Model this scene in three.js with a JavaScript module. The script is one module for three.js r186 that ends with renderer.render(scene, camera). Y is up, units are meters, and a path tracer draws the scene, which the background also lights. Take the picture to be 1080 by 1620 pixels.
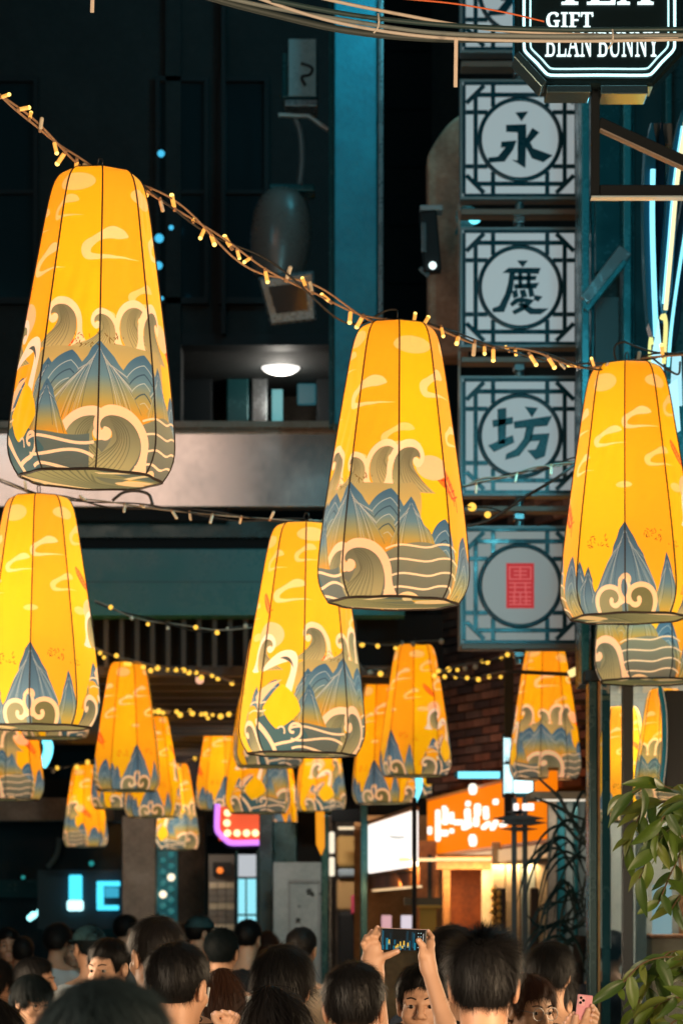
import * as THREE from 'three';
import { RoundedBoxGeometry } from 'three/addons/geometries/RoundedBoxGeometry.js';
import { mergeGeometries, mergeVertices } from 'three/addons/utils/BufferGeometryUtils.js';
import { FontLoader } from 'three/addons/loaders/FontLoader.js';
import { TextGeometry } from 'three/addons/geometries/TextGeometry.js';
import { RectAreaLightUniformsLib } from 'three/addons/lights/RectAreaLightUniformsLib.js';

// ---------------------------------------------------------------- camera, sky, light, exposure
RectAreaLightUniformsLib.init();
const scene = new THREE.Scene();
const F = 4600, EYE = 1.68, HORIZON = 1450;              // a long lens held level and shifted up: the verticals stay parallel
const camera = new THREE.PerspectiveCamera(2 * Math.atan(HORIZON / F) * 180 / Math.PI, 1080 / 1620, 0.1, 400);
camera.position.set(0, EYE, 0);
camera.setViewOffset(1080, 2 * HORIZON, 0, 0, 1080, 1620);
camera.focus = 9.6; camera.userData.fStop = 3.5;
const renderer = new THREE.WebGLRenderer({ antialias: true });
renderer.toneMapping = THREE.LinearToneMapping;
renderer.toneMappingExposure = 1;
renderer.shadowMap.enabled = true;
{ // night sky: dim teal city glow, a little brighter to the horizon
  const W = 64, H = 32, data = new Float32Array(W * H * 4);
  for (let y = 0; y < H; y++) for (let x = 0; x < W; x++) {
    const up = ((y + 0.5) / H - 0.5) * 2, g = Math.pow(1 - Math.max(0, up), 2), i = (y * W + x) * 4;
    data[i] = 0.010 + 0.004 * g; data[i + 1] = 0.026 + 0.010 * g; data[i + 2] = 0.030 + 0.011 * g; data[i + 3] = 1;
  }
  const t = new THREE.DataTexture(data, W, H, THREE.RGBAFormat, THREE.FloatType);
  t.mapping = THREE.EquirectangularReflectionMapping; t.minFilter = t.magFilter = THREE.LinearFilter; t.needsUpdate = true;
  scene.background = t; scene.environment = t;
}
const moon = new THREE.DirectionalLight(new THREE.Color(0.75, 0.9, 1), 0.03);
moon.position.set(-14, 40, 12); moon.target.position.set(0, 0, -18); moon.castShadow = true; moon.shadow.radius = 3;
Object.assign(moon.shadow.camera, { left: -30, right: 30, top: 40, bottom: -30, near: 1, far: 120 });
scene.add(moon, moon.target);

// ---------------------------------------------------------------- helpers
let seed = 7;
const rnd = () => { seed = (seed + 0x6d2b79f5) | 0; let t = Math.imul(seed ^ (seed >>> 15), 1 | seed); t = (t + Math.imul(t ^ (t >>> 7), 61 | t)) ^ t; return ((t ^ (t >>> 14)) >>> 0) / 4294967296; };
const rr = (a, b) => a + (b - a) * rnd();
const V = (x, y, z) => new THREE.Vector3(x, y, z);
const lerp = (a, b, t) => a + (b - a) * t, clamp = THREE.MathUtils.clamp, sstep = (a, b, x) => { const t = clamp((x - a) / (b - a), 0, 1); return t * t * (3 - 2 * t); };
const P = (px, py, d) => V((px - 540) / F * d, EYE + (HORIZON - py) / F * d, -d);      // where a point of the picture stands at a distance
const taken = new Map();
function numbered(n) { const k = taken.get(n) ?? 0; taken.set(n, k + 1); return k ? n + '_' + String(k).padStart(3, '0') : n; }
const C = (r, g, b) => new THREE.Color().setRGB(r, g, b);
const S = (hex) => new THREE.Color(hex);
function M(color, roughness = 0.8, extra = {}) {
  const phys = 'transmission' in extra || 'clearcoat' in extra || 'sheen' in extra || 'anisotropy' in extra || 'specularIntensity' in extra;
  return new (phys ? THREE.MeshPhysicalMaterial : THREE.MeshStandardMaterial)({ color, roughness, side: THREE.DoubleSide, ...extra });
}
const glow = (color, k, base = C(0.02, 0.02, 0.02)) => M(base, 0.6, { emissive: color, emissiveIntensity: k });
function thing(name, label, category, pos, group) {
  const o = new THREE.Group(); o.name = numbered(name); scene.add(o); o.position.copy(pos);
  o.userData = { label, category }; if (group) o.userData.group = group;
  return o;
}
function tag(o, label, category, group, kind) { o.userData = { label, category }; if (group) o.userData.group = group; if (kind) o.userData.kind = kind; return o; }
// a mesh whose geometry is given in the world's coordinates, hung under parent (groups without a turn)
function part(name, geo, mat, parent, label) {
  const g = Array.isArray(geo) ? mergeGeometries(geo.map(plain)) : geo;
  const m = new THREE.Mesh(g, mat); m.name = name; m.castShadow = m.receiveShadow = true;
  if (parent) { const w = V(0, 0, 0); for (let p = parent; p && p !== scene; p = p.parent) w.add(p.position); m.position.copy(w.negate()); parent.add(m); }
  else { m.name = numbered(name); scene.add(m); }
  if (label) m.userData.label = label;
  return m;
}
function struct(name, geo, mat) { const m = part(name, geo, mat); m.userData.kind = 'structure'; return m; }
function plain(g) { // same attributes everywhere, so that geometries merge
  g = g.index ? g.toNonIndexed() : g;
  for (const k of Object.keys(g.attributes)) if (!['position', 'normal', 'uv'].includes(k)) g.deleteAttribute(k);
  if (!g.attributes.uv) g.setAttribute('uv', new THREE.BufferAttribute(new Float32Array(g.attributes.position.count * 2), 2));
  if (!g.attributes.normal) g.computeVertexNormals();
  return g;
}
function metreUV(g, s = 1) {
  const p = g.attributes.position, n = g.attributes.normal, uv = new Float32Array(p.count * 2);
  for (let i = 0; i < p.count; i++) {
    const ax = Math.abs(n.getX(i)), ay = Math.abs(n.getY(i)), az = Math.abs(n.getZ(i)), x = p.getX(i), y = p.getY(i), z = p.getZ(i);
    const [u, v] = az >= ax && az >= ay ? [x, y] : ax >= ay ? [z, y] : [x, z];
    uv[2 * i] = u * s; uv[2 * i + 1] = v * s;
  }
  g.setAttribute('uv', new THREE.BufferAttribute(uv, 2)); return g;
}
// a box seen between two picture corners at distance d, its front face there and its body behind
function pbox(x0, y0, x1, y1, d, thick, round = 0) {
  const a = P(x0, y0, d), b = P(x1, y1, d), w = Math.abs(b.x - a.x), h = Math.abs(a.y - b.y);
  const g = round ? new RoundedBoxGeometry(w, h, thick, 2, Math.min(round, w / 2.01, h / 2.01, thick / 2.01)) : new THREE.BoxGeometry(w, h, thick);
  g.translate((a.x + b.x) / 2, (a.y + b.y) / 2, -d - thick / 2);
  return metreUV(g);
}
function wbox(x0, y0, z0, x1, y1, z1, round = 0) {
  const w = x1 - x0, h = y1 - y0, l = z1 - z0;
  const g = round ? new RoundedBoxGeometry(w, h, l, 2, Math.min(round, w / 2.01, h / 2.01, l / 2.01)) : new THREE.BoxGeometry(w, h, l);
  return metreUV(g.translate((x0 + x1) / 2, (y0 + y1) / 2, (z0 + z1) / 2));
}
// a box standing along a line on plan from A to B (x, z), between two heights
function lbox(A, B, y0, y1, thick, out = 0, round = 0) {
  const dx = B[0] - A[0], dz = B[1] - A[1], L = Math.hypot(dx, dz), nx = -dz / L, nz = dx / L;
  const g = round ? new RoundedBoxGeometry(L, y1 - y0, thick, 2, round) : new THREE.BoxGeometry(L, y1 - y0, thick);
  metreUV(g.translate(L / 2, (y0 + y1) / 2, 0));
  g.rotateY(-Math.atan2(dz, dx)).translate(A[0] + nx * out, 0, A[1] + nz * out);
  return g;
}
const bar = (a, b, w, t = w, round = 0) => { // a rectangular bar from a to b
  const L = a.distanceTo(b), g = round ? new RoundedBoxGeometry(w, t, L, 2, round) : new THREE.BoxGeometry(w, t, L), m = new THREE.Matrix4();
  m.lookAt(a, b, Math.abs(b.y - a.y) > 0.9 * L ? V(0, 0, 1) : V(0, 1, 0)).setPosition(a.clone().add(b).multiplyScalar(0.5));
  return metreUV(g.applyMatrix4(m));
};
const flatBar = (a, b, w, t, round = 0) => { // a bar in an upright plane facing the viewer: w across, t deep
  const L = Math.hypot(b.x - a.x, b.y - a.y), g = round ? new RoundedBoxGeometry(L, w, t, 2, round) : new THREE.BoxGeometry(L, w, t);
  return metreUV(g.rotateZ(Math.atan2(b.y - a.y, b.x - a.x)).translate((a.x + b.x) / 2, (a.y + b.y) / 2, (a.z + b.z) / 2));
};
const rod = (a, b, r, r2 = r, n = 10) => {
  const g = new THREE.CylinderGeometry(r2, r, a.distanceTo(b), n);
  return g.applyQuaternion(new THREE.Quaternion().setFromUnitVectors(V(0, 1, 0), b.clone().sub(a).normalize())).translate(...a.clone().add(b).multiplyScalar(0.5).toArray());
};
const tube = (pts, r, seg = 40, n = 8, closed = false) => new THREE.TubeGeometry(new THREE.CatmullRomCurve3(pts, closed, 'centripetal'), seg, r, n, closed);
const ball = (p, r, n = 12) => new THREE.SphereGeometry(r, n, Math.max(6, n * 0.7 | 0)).translate(p.x, p.y, p.z);
function canvasTex(w, h, draw, srgb = true) {
  const c = document.createElement('canvas'); c.width = w; c.height = h; draw(c.getContext('2d'), w, h);
  const t = new THREE.CanvasTexture(c); if (srgb) t.colorSpace = THREE.SRGBColorSpace; t.anisotropy = 8; return t;
}
// tiling value noise
function noiseField(n, cells, oct, sd) {
  const out = new Float32Array(n * n); let amp = 1, tot = 0, s = sd;
  const h = (x, y, c) => { let k = Math.imul(x + 374761393 * (y + 1), 668265263) ^ Math.imul(c + s, 1274126177); k = Math.imul(k ^ (k >>> 13), 1103515245); return ((k ^ (k >>> 16)) >>> 0) / 4294967296; };
  for (let o = 0; o < oct; o++, cells *= 2, amp *= 0.55) {
    tot += amp;
    for (let y = 0; y < n; y++) for (let x = 0; x < n; x++) {
      const fx = x / n * cells, fy = y / n * cells, ix = fx | 0, iy = fy | 0, a = fx - ix, b = fy - iy, u = a * a * (3 - 2 * a), v = b * b * (3 - 2 * b), X = (ix + 1) % cells, Y = (iy + 1) % cells;
      out[y * n + x] += amp * lerp(lerp(h(ix, iy, o), h(X, iy, o), u), lerp(h(ix, Y, o), h(X, Y, o), u), v);
    }
  }
  for (let i = 0; i < out.length; i++) out[i] /= tot;
  return out;
}
// a mottled texture between two colours (as sRGB triples)
function mottle(n, cells, oct, sd, c1, c2, contrast = 1.6, srgb = true, streak = 1) {
  const f = noiseField(n, cells, oct, sd), f2 = noiseField(n, cells * 8, 2, sd + 5), d = new Uint8Array(n * n * 4);
  for (let y = 0; y < n; y++) for (let x = 0; x < n; x++) {
    const i = y * n + x, j = ((y / streak) | 0) * n + x, k = clamp(((f[streak > 1 ? j : i] * 0.75 + f2[i] * 0.25) - 0.5) * contrast + 0.5, 0, 1);
    for (let c = 0; c < 3; c++) d[i * 4 + c] = lerp(c1[c], c2[c], k); d[i * 4 + 3] = 255;
  }
  const t = new THREE.DataTexture(d, n, n); t.magFilter = THREE.LinearFilter; t.minFilter = THREE.LinearMipmapLinearFilter; t.generateMipmaps = true;
  t.wrapS = t.wrapT = THREE.RepeatWrapping; if (srgb) t.colorSpace = THREE.SRGBColorSpace; t.needsUpdate = true; return t;
}
const grimeRough = mottle(256, 6, 5, 11, [90, 90, 90], [230, 230, 230], 2, false);
const fineBump = mottle(256, 24, 4, 21, [0, 0, 0], [255, 255, 255], 1.4, false);
const plaster = (c1, c2, rough = 0.85, sd = 1) => M(0xffffff, rough, { map: mottle(256, 4, 6, sd, c1, c2, 2.2), bumpMap: fineBump, bumpScale: 0.004 });
const metal = (c, rough = 0.4, metalness = 0.6) => M(c, rough, { metalness, roughnessMap: grimeRough });
// ---------------------------------------------------------------- the setting
const mDark = plaster([15, 20, 21], [30, 34, 34], 0.8, 3), mDarkWarm = plaster([52, 46, 40], [92, 78, 66], 0.9, 4), mTealWall = plaster([14, 112, 130], [24, 136, 154], 0.5, 5);
const mBlack = M(C(0.01, 0.013, 0.015), 0.62, { specularIntensity: 0.5 }), mTealPaint = metal(C(0.02, 0.16, 0.19), 0.42, 0.25), mTealDeep = metal(C(0.012, 0.075, 0.085), 0.38, 0.3), mGreyMetal = metal(C(0.2, 0.22, 0.23), 0.4, 0.6);
const mGreyStone = plaster([120, 112, 102], [158, 148, 136], 0.8, 6), mCream = plaster([196, 178, 148], [226, 210, 182], 0.8, 7);
const mPaleBlue = plaster([150, 172, 176], [184, 200, 202], 0.6, 8);
const woodTex = mottle(256, 4, 5, 31, [128, 84, 44], [206, 150, 90], 2, true, 6);
const mWood = M(0xffffff, 0.55, { map: woodTex, bumpMap: fineBump, bumpScale: 0.002 });
const mWoodOrange = M(C(1, 0.72, 0.45), 0.55, { map: woodTex });
const mGlassDark = M(C(0.01, 0.02, 0.024), 0.08, { metalness: 0.2 });
const mPane = M(C(0.93, 0.97, 0.97), 0.02, { transmission: 1, thickness: 0, ior: 1.9 });

struct('ground', new THREE.PlaneGeometry(160, 220).rotateX(-Math.PI / 2).translate(0, 0, -60), plaster([74, 70, 66], [112, 106, 98], 0.55, 9));
// the far end of the lane
{
  const t = thing('far_building', 'dark far building closing the lane behind all the lanterns', 'building', V(0, 0, -62));
  part('wall', wbox(-9, 0, -63, 9, 16, -62), mDark, t);
  for (let i = 0; i < 5; i++) part('window', wbox(-6 + i * 2.4, 3.4, -61.98, -4.7 + i * 2.4, 5.2, -61.9), mGlassDark, t);
}
{
  const t = thing('dark_tower', 'dark unlit tower between the teal pillar and the square signs', 'building', V(0.9, 0, -41));
  part('wall', pbox(585, -400, 860, 1900, 41, 0.4), mDark, t);
  for (let i = 0; i < 7; i++) part('window_frame', pbox(612, -60 + i * 92, 682, -12 + i * 92, 40.98, 0.06), mBlack, t);
}
// ------------- left building with its lit ledge, room, teal fascia and slatted ceiling
const D = 27;
{
  const t = thing('corner_building', 'dark building with a pale lit ledge and teal fascia behind the big lanterns', 'building', P(200, HORIZON, D).setY(0));
  const X = (px, d = D) => (px - 540) / F * d, Y = (py, d = D) => EYE + (HORIZON - py) / F * d;
  part('wall', [pbox(-260, -260, 262, 664, D + 0.5, 0.4), pbox(262, -260, 286, 700, D + 0.4, 0.5), pbox(286, -260, 534, 528, D + 0.5, 0.35)], mDark, t);
  for (const [x0, x1] of [[-60, 60], [246, 330], [345, 425]]) {                       // dark windows of the upper floor
    const w = part('window_frame', [pbox(x0, 120, x1, 128, D + 0.4, 0.12), pbox(x0, 470, x1, 480, D + 0.4, 0.12), pbox(x0, 128, x0 + 7, 470, D + 0.4, 0.12), pbox(x1 - 7, 128, x1, 470, D + 0.4, 0.12), pbox(x0 + 7, 300, x1 - 7, 306, D + 0.42, 0.08)], mBlack, t);
    part('pane', [pbox(x0 + 7, 128, x1 - 7, 470, D + 0.47, 0.02)], mGlassDark, w);
  }
  part('pilaster', pbox(350, -260, 357, 528, D + 0.33, 0.17), mBlack, t);
  // open room above the ledge
  part('room_back', pbox(250, 500, 560, 720, D + 3.2, 0.1), plaster([58, 52, 46], [80, 72, 62], 0.9, 14), t);
  part('room_ceiling', wbox(X(250), Y(530), -D - 3.2, X(552), Y(530) + 0.08, -D - 0.52), mDark, t);
  part('room_wall', wbox(X(250), Y(690), -D - 3.2, X(250) + 0.1, Y(530), -D - 0.9), mDark, t);
  part('beam', pbox(286, 528, 536, 546, D + 0.45, 0.3), mBlack, t);
  for (const [x0, x1, m] of [[288, 336, mBlack], [358, 394, mTealDeep], [398, 424, mGreyMetal], [500, 530, mBlack]]) part('cabinet', pbox(x0, 588, x1, 700, D + 2.2, 0.4, 0.02), m, t);
  part('screen', pbox(430, 616, 447, 700, D + 2.1, 0.06), glow(S('#4fd0d8'), 0.45), t);
  part('monitor', pbox(470, 606, 500, 640, D + 2.3, 0.06, 0.02), glow(S('#0f6470'), 0.5), t);
  // ledge and lit fascia
  part('ledge', [pbox(-160, 666, 540, 676, D - 0.35, 1.1), pbox(-160, 676, 540, 684, D - 0.25, 1.0)], M(C(0.3, 0.24, 0.18), 0.5, { roughnessMap: grimeRough }), t);
  part('fascia_panel', pbox(-160, 684, 560, 802, D - 0.2, 0.25, 0.01), M(C(0.6, 0.68, 0.68), 0.3, { metalness: 0.75, roughnessMap: mottle(256, 3, 4, 71, [110, 110, 110], [190, 190, 190], 1.4, false) }), t, 'long glossy grey-teal fascia panel');
  part('soffit', pbox(-160, 800, 358, 824, D - 0.1, 0.6), mBlack, t);
  part('band', pbox(-160, 824, 620, 850, D + 0.05, 0.3), mTealDeep, t);
  part('band', pbox(-160, 850, 620, 868, D + 0.15, 0.3), mBlack, t);
  part('shutter_box', pbox(60, 868, 640, 974, D - 0.02, 0.35, 0.01), M(C(0.03, 0.27, 0.3), 0.5, { roughnessMap: grimeRough }), t, 'teal shutter box under the ledge');
  part('shutter_box_seam', pbox(60, 920, 640, 921.2, D - 0.024, 0.01), mTealDeep, t);
  for (let i = 0; i < 18; i++) part('slat', pbox(140 + i * 24.5, 974, 147 + i * 24.5, 1056, D + 0.3, 0.05), M(C(0.1, 0.11, 0.11), 0.6), t);
  part('recess', pbox(60, 972, 700, 1062, D + 0.75, 0.1), mBlack, t);
  // slatted ceiling running back
  for (let i = 0; i < 16; i++) {
    const y = Y(1064), z = -D - 0.4 - i * 0.9;
    part('ceiling_slat', wbox(X(60), y, z - 0.12, X(690), y + 0.1, z, 0.01), M(C(0.09, 0.09, 0.088), 0.55), t);
  }
  part('ceiling', wbox(X(-200), Y(1064) + 0.22, -D - 15, X(700), Y(1064) + 0.3, -D - 0.85), mBlack, t);
}
// the room's dome lamp
{
  const c = P(444, 585, D + 1.6), t = thing('dome_lamp', 'white glowing dome lamp hanging in the dark upstairs room', 'lamp', c);
  part('cord', rod(c.clone().add(V(0, 0.04, 0)), c.clone().add(V(0, 0.42, 0)), 0.008), mBlack, t);
  part('rim', new THREE.CylinderGeometry(0.19, 0.235, 0.03, 32).translate(c.x, c.y + 0.045, c.z), mGreyMetal, t);
  const g = new THREE.SphereGeometry(0.19, 32, 12, 0, Math.PI * 2, Math.PI / 2, Math.PI / 2).scale(1, 0.42, 1).translate(c.x, c.y + 0.03, c.z);
  part('diffuser_light', g, glow(C(1, 0.96, 0.9), 1.6, C(0.8, 0.8, 0.8)), t);
  const l = new THREE.PointLight(C(1, 0.93, 0.82), 1.1); l.position.set(0, -0.16, 0); l.castShadow = true; l.shadow.radius = 4; t.add(l);
}
// ------------- the teal pillar
{
  const d = 24, t = thing('pillar', 'tall teal pillar with a pale edge left of the sign column', 'pillar', P(566, HORIZON, d).setY(5.72));
  part('shaft', wbox((528 - 540) / F * d, 5.74, -d - 0.4, (597 - 540) / F * d, 9.5, -d, 0.02), mTealWall, t);
  part('edge_strip', wbox((597.6 - 540) / F * d, 5.72, -d - 0.3, (606 - 540) / F * d, 9.5, -d + 0.03, 0.01), mGreyMetal, t);
  part('flange', wbox((520 - 540) / F * d, 5.76, -d - 0.35, (527 - 540) / F * d, 9.5, -d - 0.1), mTealDeep, t);
}
// ------------- brick building on the right side of the lane, seen along its wall
const BA = [(676 - 540) / F * 33, -33], BB = [(960 - 540) / F * 28.6, -28.6];
{
  const t = thing('brick_building', 'brown brick building behind the column of square signs', 'building', V(1.6, 0, -29));
  const mMortar = plaster([34, 32, 31], [52, 48, 46], 0.95, 40);
  part('wall', lbox(BA, BB, 2.9, 13, 0.3, -0.2), mMortar, t);
  const L = Math.hypot(BB[0] - BA[0], BB[1] - BA[1]), ux = (BB[0] - BA[0]) / L, uz = (BB[1] - BA[1]) / L;
  const mats = [[70, 46, 38], [92, 58, 44], [58, 42, 38], [106, 70, 54], [78, 58, 50]].map((c, i) => plaster(c.map((v) => v * 1.15), c.map((v) => v * 1.7), 0.9, 50 + i));
  const BL = 0.46, BH = 0.095, geos = [0, 1, 2].map((i) => metreUV(new RoundedBoxGeometry(BL - 0.022, BH - 0.016, 0.06 + i * 0.006, 1, 0.006)));
  let n = 0;
  for (let row = 0; row < 36 && n < 296; row++) {
    const y = 2.98 + row * BH;
    for (let k = 0; k < 18 && n < 296; k++) {
      const s = (k + (row % 2) * 0.5) * BL + 0.25; if (s > L - 0.3) continue;
      const x = BA[0] + ux * s, z = BA[1] + uz * s, px = 540 + x / -z * F, py = HORIZON - (y - EYE) / -z * F;
      if (px < 684 || px > 930 || (py > 830 && py < 1020 && px > 735 && px < 910)) continue;
      const m = new THREE.Mesh(geos[(rnd() * 3) | 0], mats[(rnd() * 5) | 0]); m.name = 'brick'; n++;
      m.position.set(x - t.position.x, y + BH / 2, z - t.position.z); m.rotation.y = -Math.atan2(uz, ux); m.castShadow = m.receiveShadow = true; t.add(m);
    }
  }
  part('corner_post', pbox(798, 1020, 812, 1300, 26.6, 0.12), mBlack, t);
  part('upper_band', lbox(BA, BB, 6.42, 6.62, 0.5, 0.05), mDarkWarm, t);
}
// rough plaster buttress and things hanging beside the signs
{
  const d = 23.6, t = thing('plaster_buttress', 'pale brown plaster buttress left of the topmost square signs', 'wall', P(705, HORIZON, d).setY(2.2));
  const sh = new THREE.Shape(); const q = (x, y) => { const p = P(x, y, d); return [p.x, p.y]; };
  sh.moveTo(...q(683, 560)); sh.lineTo(...q(681, 252)); sh.quadraticCurveTo(...q(686, 236), ...q(704, 212)); sh.quadraticCurveTo(...q(716, 195), ...q(730, 188)); sh.lineTo(...q(735, 560)); sh.closePath();
  part('wall', metreUV(new THREE.ExtrudeGeometry(sh, { depth: 0.3, bevelEnabled: true, bevelSize: 0.03, bevelThickness: 0.03, bevelSegments: 3 }).translate(0, 0, -d - 0.3)), plaster([128, 92, 72], [176, 138, 114], 0.9, 60), t);
}
// ------------- right corner building: teal steel bays above a glass shopfront
{
  const d = 19.2, t = thing('glass_shop_building', 'teal steel and glass shop building along the right edge', 'building', P(1010, HORIZON, d).setY(0));
  const X = (px, dd = d) => (px - 540) / F * dd, Y = (py, dd = d) => EYE + (HORIZON - py) / F * dd;
  part('wall', pbox(915, -300, 1500, 1085, d + 1.2, 0.3), M(C(0.02, 0.05, 0.055), 0.4, { roughnessMap: grimeRough }), t);
  for (const [x0, x1, dd, m] of [[919, 932, d, mTealPaint], [934, 940, d + 0.1, mTealDeep], [985, 998, d + 0.15, mTealPaint], [999, 1003, d + 0.3, mTealDeep], [1052, 1062, d + 0.1, mTealDeep]])
    part('column', pbox(x0, -300, x1, 1080, dd, 0.25, 0.01), m, t);
  part('panel', pbox(941, -300, 984, 430, d + 0.45, 0.05), mTealDeep, t);
  part('panel', pbox(1004, -300, 1051, 560, d + 0.5, 0.05), metal(C(0.03, 0.06, 0.065), 0.3, 0.4), t);
  part('brace', flatBar(P(926, 478, d - 0.02), P(988, 396, d - 0.02), 0.1, 0.06, 0.006), mGreyMetal, t);
  part('brace', flatBar(P(926, 492, d - 0.06), P(988, 414, d - 0.06), 0.035, 0.06, 0.006), mTealPaint, t);
  part('crossbar', pbox(919, 900, 1120, 912, d + 0.2, 0.1), mTealDeep, t);
  part('panel', pbox(941, 470, 984, 900, d + 0.6, 0.05), M(C(0.03, 0.035, 0.035), 0.5), t);
  // shopfront
  const e = 17;
  part('post', pbox(931, 1078, 944, 1780, e - 0.15, 0.22, 0.008), M(C(0.012, 0.045, 0.05), 0.35, { metalness: 0.3, roughnessMap: grimeRough }), t, 'dark teal shopfront post');
  part('wooden_trim', pbox(944.6, 1078, 949, 1780, e - 0.12, 0.1, 0.004), mWood, t);
  part('mullion', pbox(985, 1078, 1001, 1780, e - 0.05, 0.12, 0.006), M(C(0.03, 0.033, 0.033), 0.4), t);
  part('transom', pbox(925, 1060, 1260, 1078, e - 0.1, 0.2, 0.006), mBlack, t);
  part('spandrel', pbox(950, 600, 1260, 1058, e + 0.05, 0.1), mTealDeep, t);
  part('pane', pbox(949, 1078, 985, 1780, e, 0.008), mPane, t); part('pane', pbox(1001, 1078, 1130, 1780, e, 0.008), mPane, t);
  part('pane', pbox(1131, 1078, 1260, 1780, e, 0.008), mPane, t);
  part('shop_back_wall', pbox(946, 900, 1400, 2010, e + 2.5, 0.1), plaster([186, 190, 184], [212, 212, 202], 0.8, 61), t);
  part('shop_side_wall', lbox([X(950, e + 0.25), -e - 0.25], [X(950, e + 2.5), -e - 2.5], 0, 3.44, 0.05, 0.03), mTealDeep, t);
  part('shop_ceiling', wbox(X(1000, e), 3.45, -e - 2.5, X(1400, e), 3.52, -e - 0.03), mDark, t);
  part('curtain_panel', pbox(950, 1320, 966, 1500, e + 1.2, 0.06), mPaleBlue, t); part('curtain_panel', pbox(1006, 1300, 1022, 1800, e + 1.0, 0.05), mPaleBlue, t);
  part('display_case_light', pbox(1032, 1400, 1062, 1484, e + 1.6, 0.05), glow(S('#a9d3dc'), 0.55), t);
  part('counter', pbox(1030, 1484, 1120, 1800, e + 1.5, 0.5, 0.01), mCream, t); part('counter_top', pbox(1026, 1478, 1124, 1485, e + 1.45, 0.6, 0.01), mWoodOrange, t);
  part('wood_panel', pbox(1074, 1270, 1130, 1484, e + 2.2, 0.05), mWood, t);
  const l = new THREE.RectAreaLight(C(1, 0.9, 0.74), 20, 0.5, 1.2); l.position.set(X(1110, e) - t.position.x, 3.38, -e - 1.3 - t.position.z); l.rotation.x = -Math.PI / 2; t.add(l);
  part('ceiling_light', new THREE.BoxGeometry(0.5, 0.03, 1.2).translate(X(1110, e), 3.42, -e - 1.3), glow(C(1, 0.9, 0.74), 0.8), t);
}
// ------------- the lit shop under the brick building (its front runs along the lane)
const SA = [(675 - 540) / F * 33, -33], SB = [(868 - 540) / F * 26, -26];
{
  const t = thing('snack_shop', 'wood-fronted snack shop with an orange doorway under the orange sign', 'shop', V(1.4, 0, -29.5));
  const d = 29, bd = 31.5;
  part('fascia', lbox(SA, SB, 2.2, 2.345, 0.3, -0.16, 0.01), mCream, t); part('fascia_glow', lbox(SA, SB, 2.215, 2.33, 0.03, 0.008), glow(C(1, 0.6, 0.28), 0.62, C(0.3, 0.24, 0.18)), t);  // thin glowing strip paints the look of a cream fascia lit from below
  part('wood_panel', pbox(652, 1330, 690, 1700, 32, 0.2), mWoodOrange, t);
  part('door_lintel', pbox(690, 1352, 790, 1376, d - 0.3, 0.16, 0.01), mWood, t);
  part('door_post', pbox(700, 1376, 712, 1760, d - 0.3, 0.16, 0.01), mWood, t); part('door_post', pbox(762, 1376, 778, 1760, d - 0.3, 0.16, 0.01), mCream, t);
  part('door', pbox(712, 1376, 762, 1760, d + 0.3, 0.06, 0.01), M(C(0.85, 0.4, 0.12), 0.6, { map: woodTex }), t, 'orange wooden door');
  for (const [x0, x1, m] of [[778, 798, mCream], [800, 822, mCream], [824, 846, mPaleBlue], [848, 866, mCream]]) part('wall_panel', pbox(x0, 1332, x1, 1780, d - 0.6, 0.1, 0.01), m, t);
  for (const [x0, x1] of [[779, 800], [838, 852]]) part('dark_post', pbox(x0, 1404, x1, 1780, d - 0.8, 0.12, 0.02), M(C(0.06, 0.04, 0.03), 0.6), t);
  for (let i = 0; i < 4; i++) part('banner_strip', pbox(676 + i * 11, 1352, 683 + i * 11, 1440, d + 0.6, 0.03), [mDark, mWoodOrange, mBlack, mCream][i], t);
  part('shelf', pbox(640, 1420, 704, 1432, d + 0.2, 0.3), mBlack, t);
  part('back_wall', pbox(560, 1290, 900, 1800, 34.5, 0.2), plaster([150, 104, 60], [196, 144, 90], 0.8, 62), t);
  const l = new THREE.RectAreaLight(C(1, 0.62, 0.28), 25, 1.4, 0.5); l.position.copy(P(735, 1362, d - 0.45)).sub(t.position); l.rotation.x = -Math.PI / 2 + 0.25; t.add(l);
  part('ceiling_lamp', new THREE.BoxGeometry(1.3, 0.025, 0.4).translate(...P(735, 1360, d - 0.2).toArray()), glow(C(1, 0.62, 0.28), 1.4), t);
}
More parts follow.
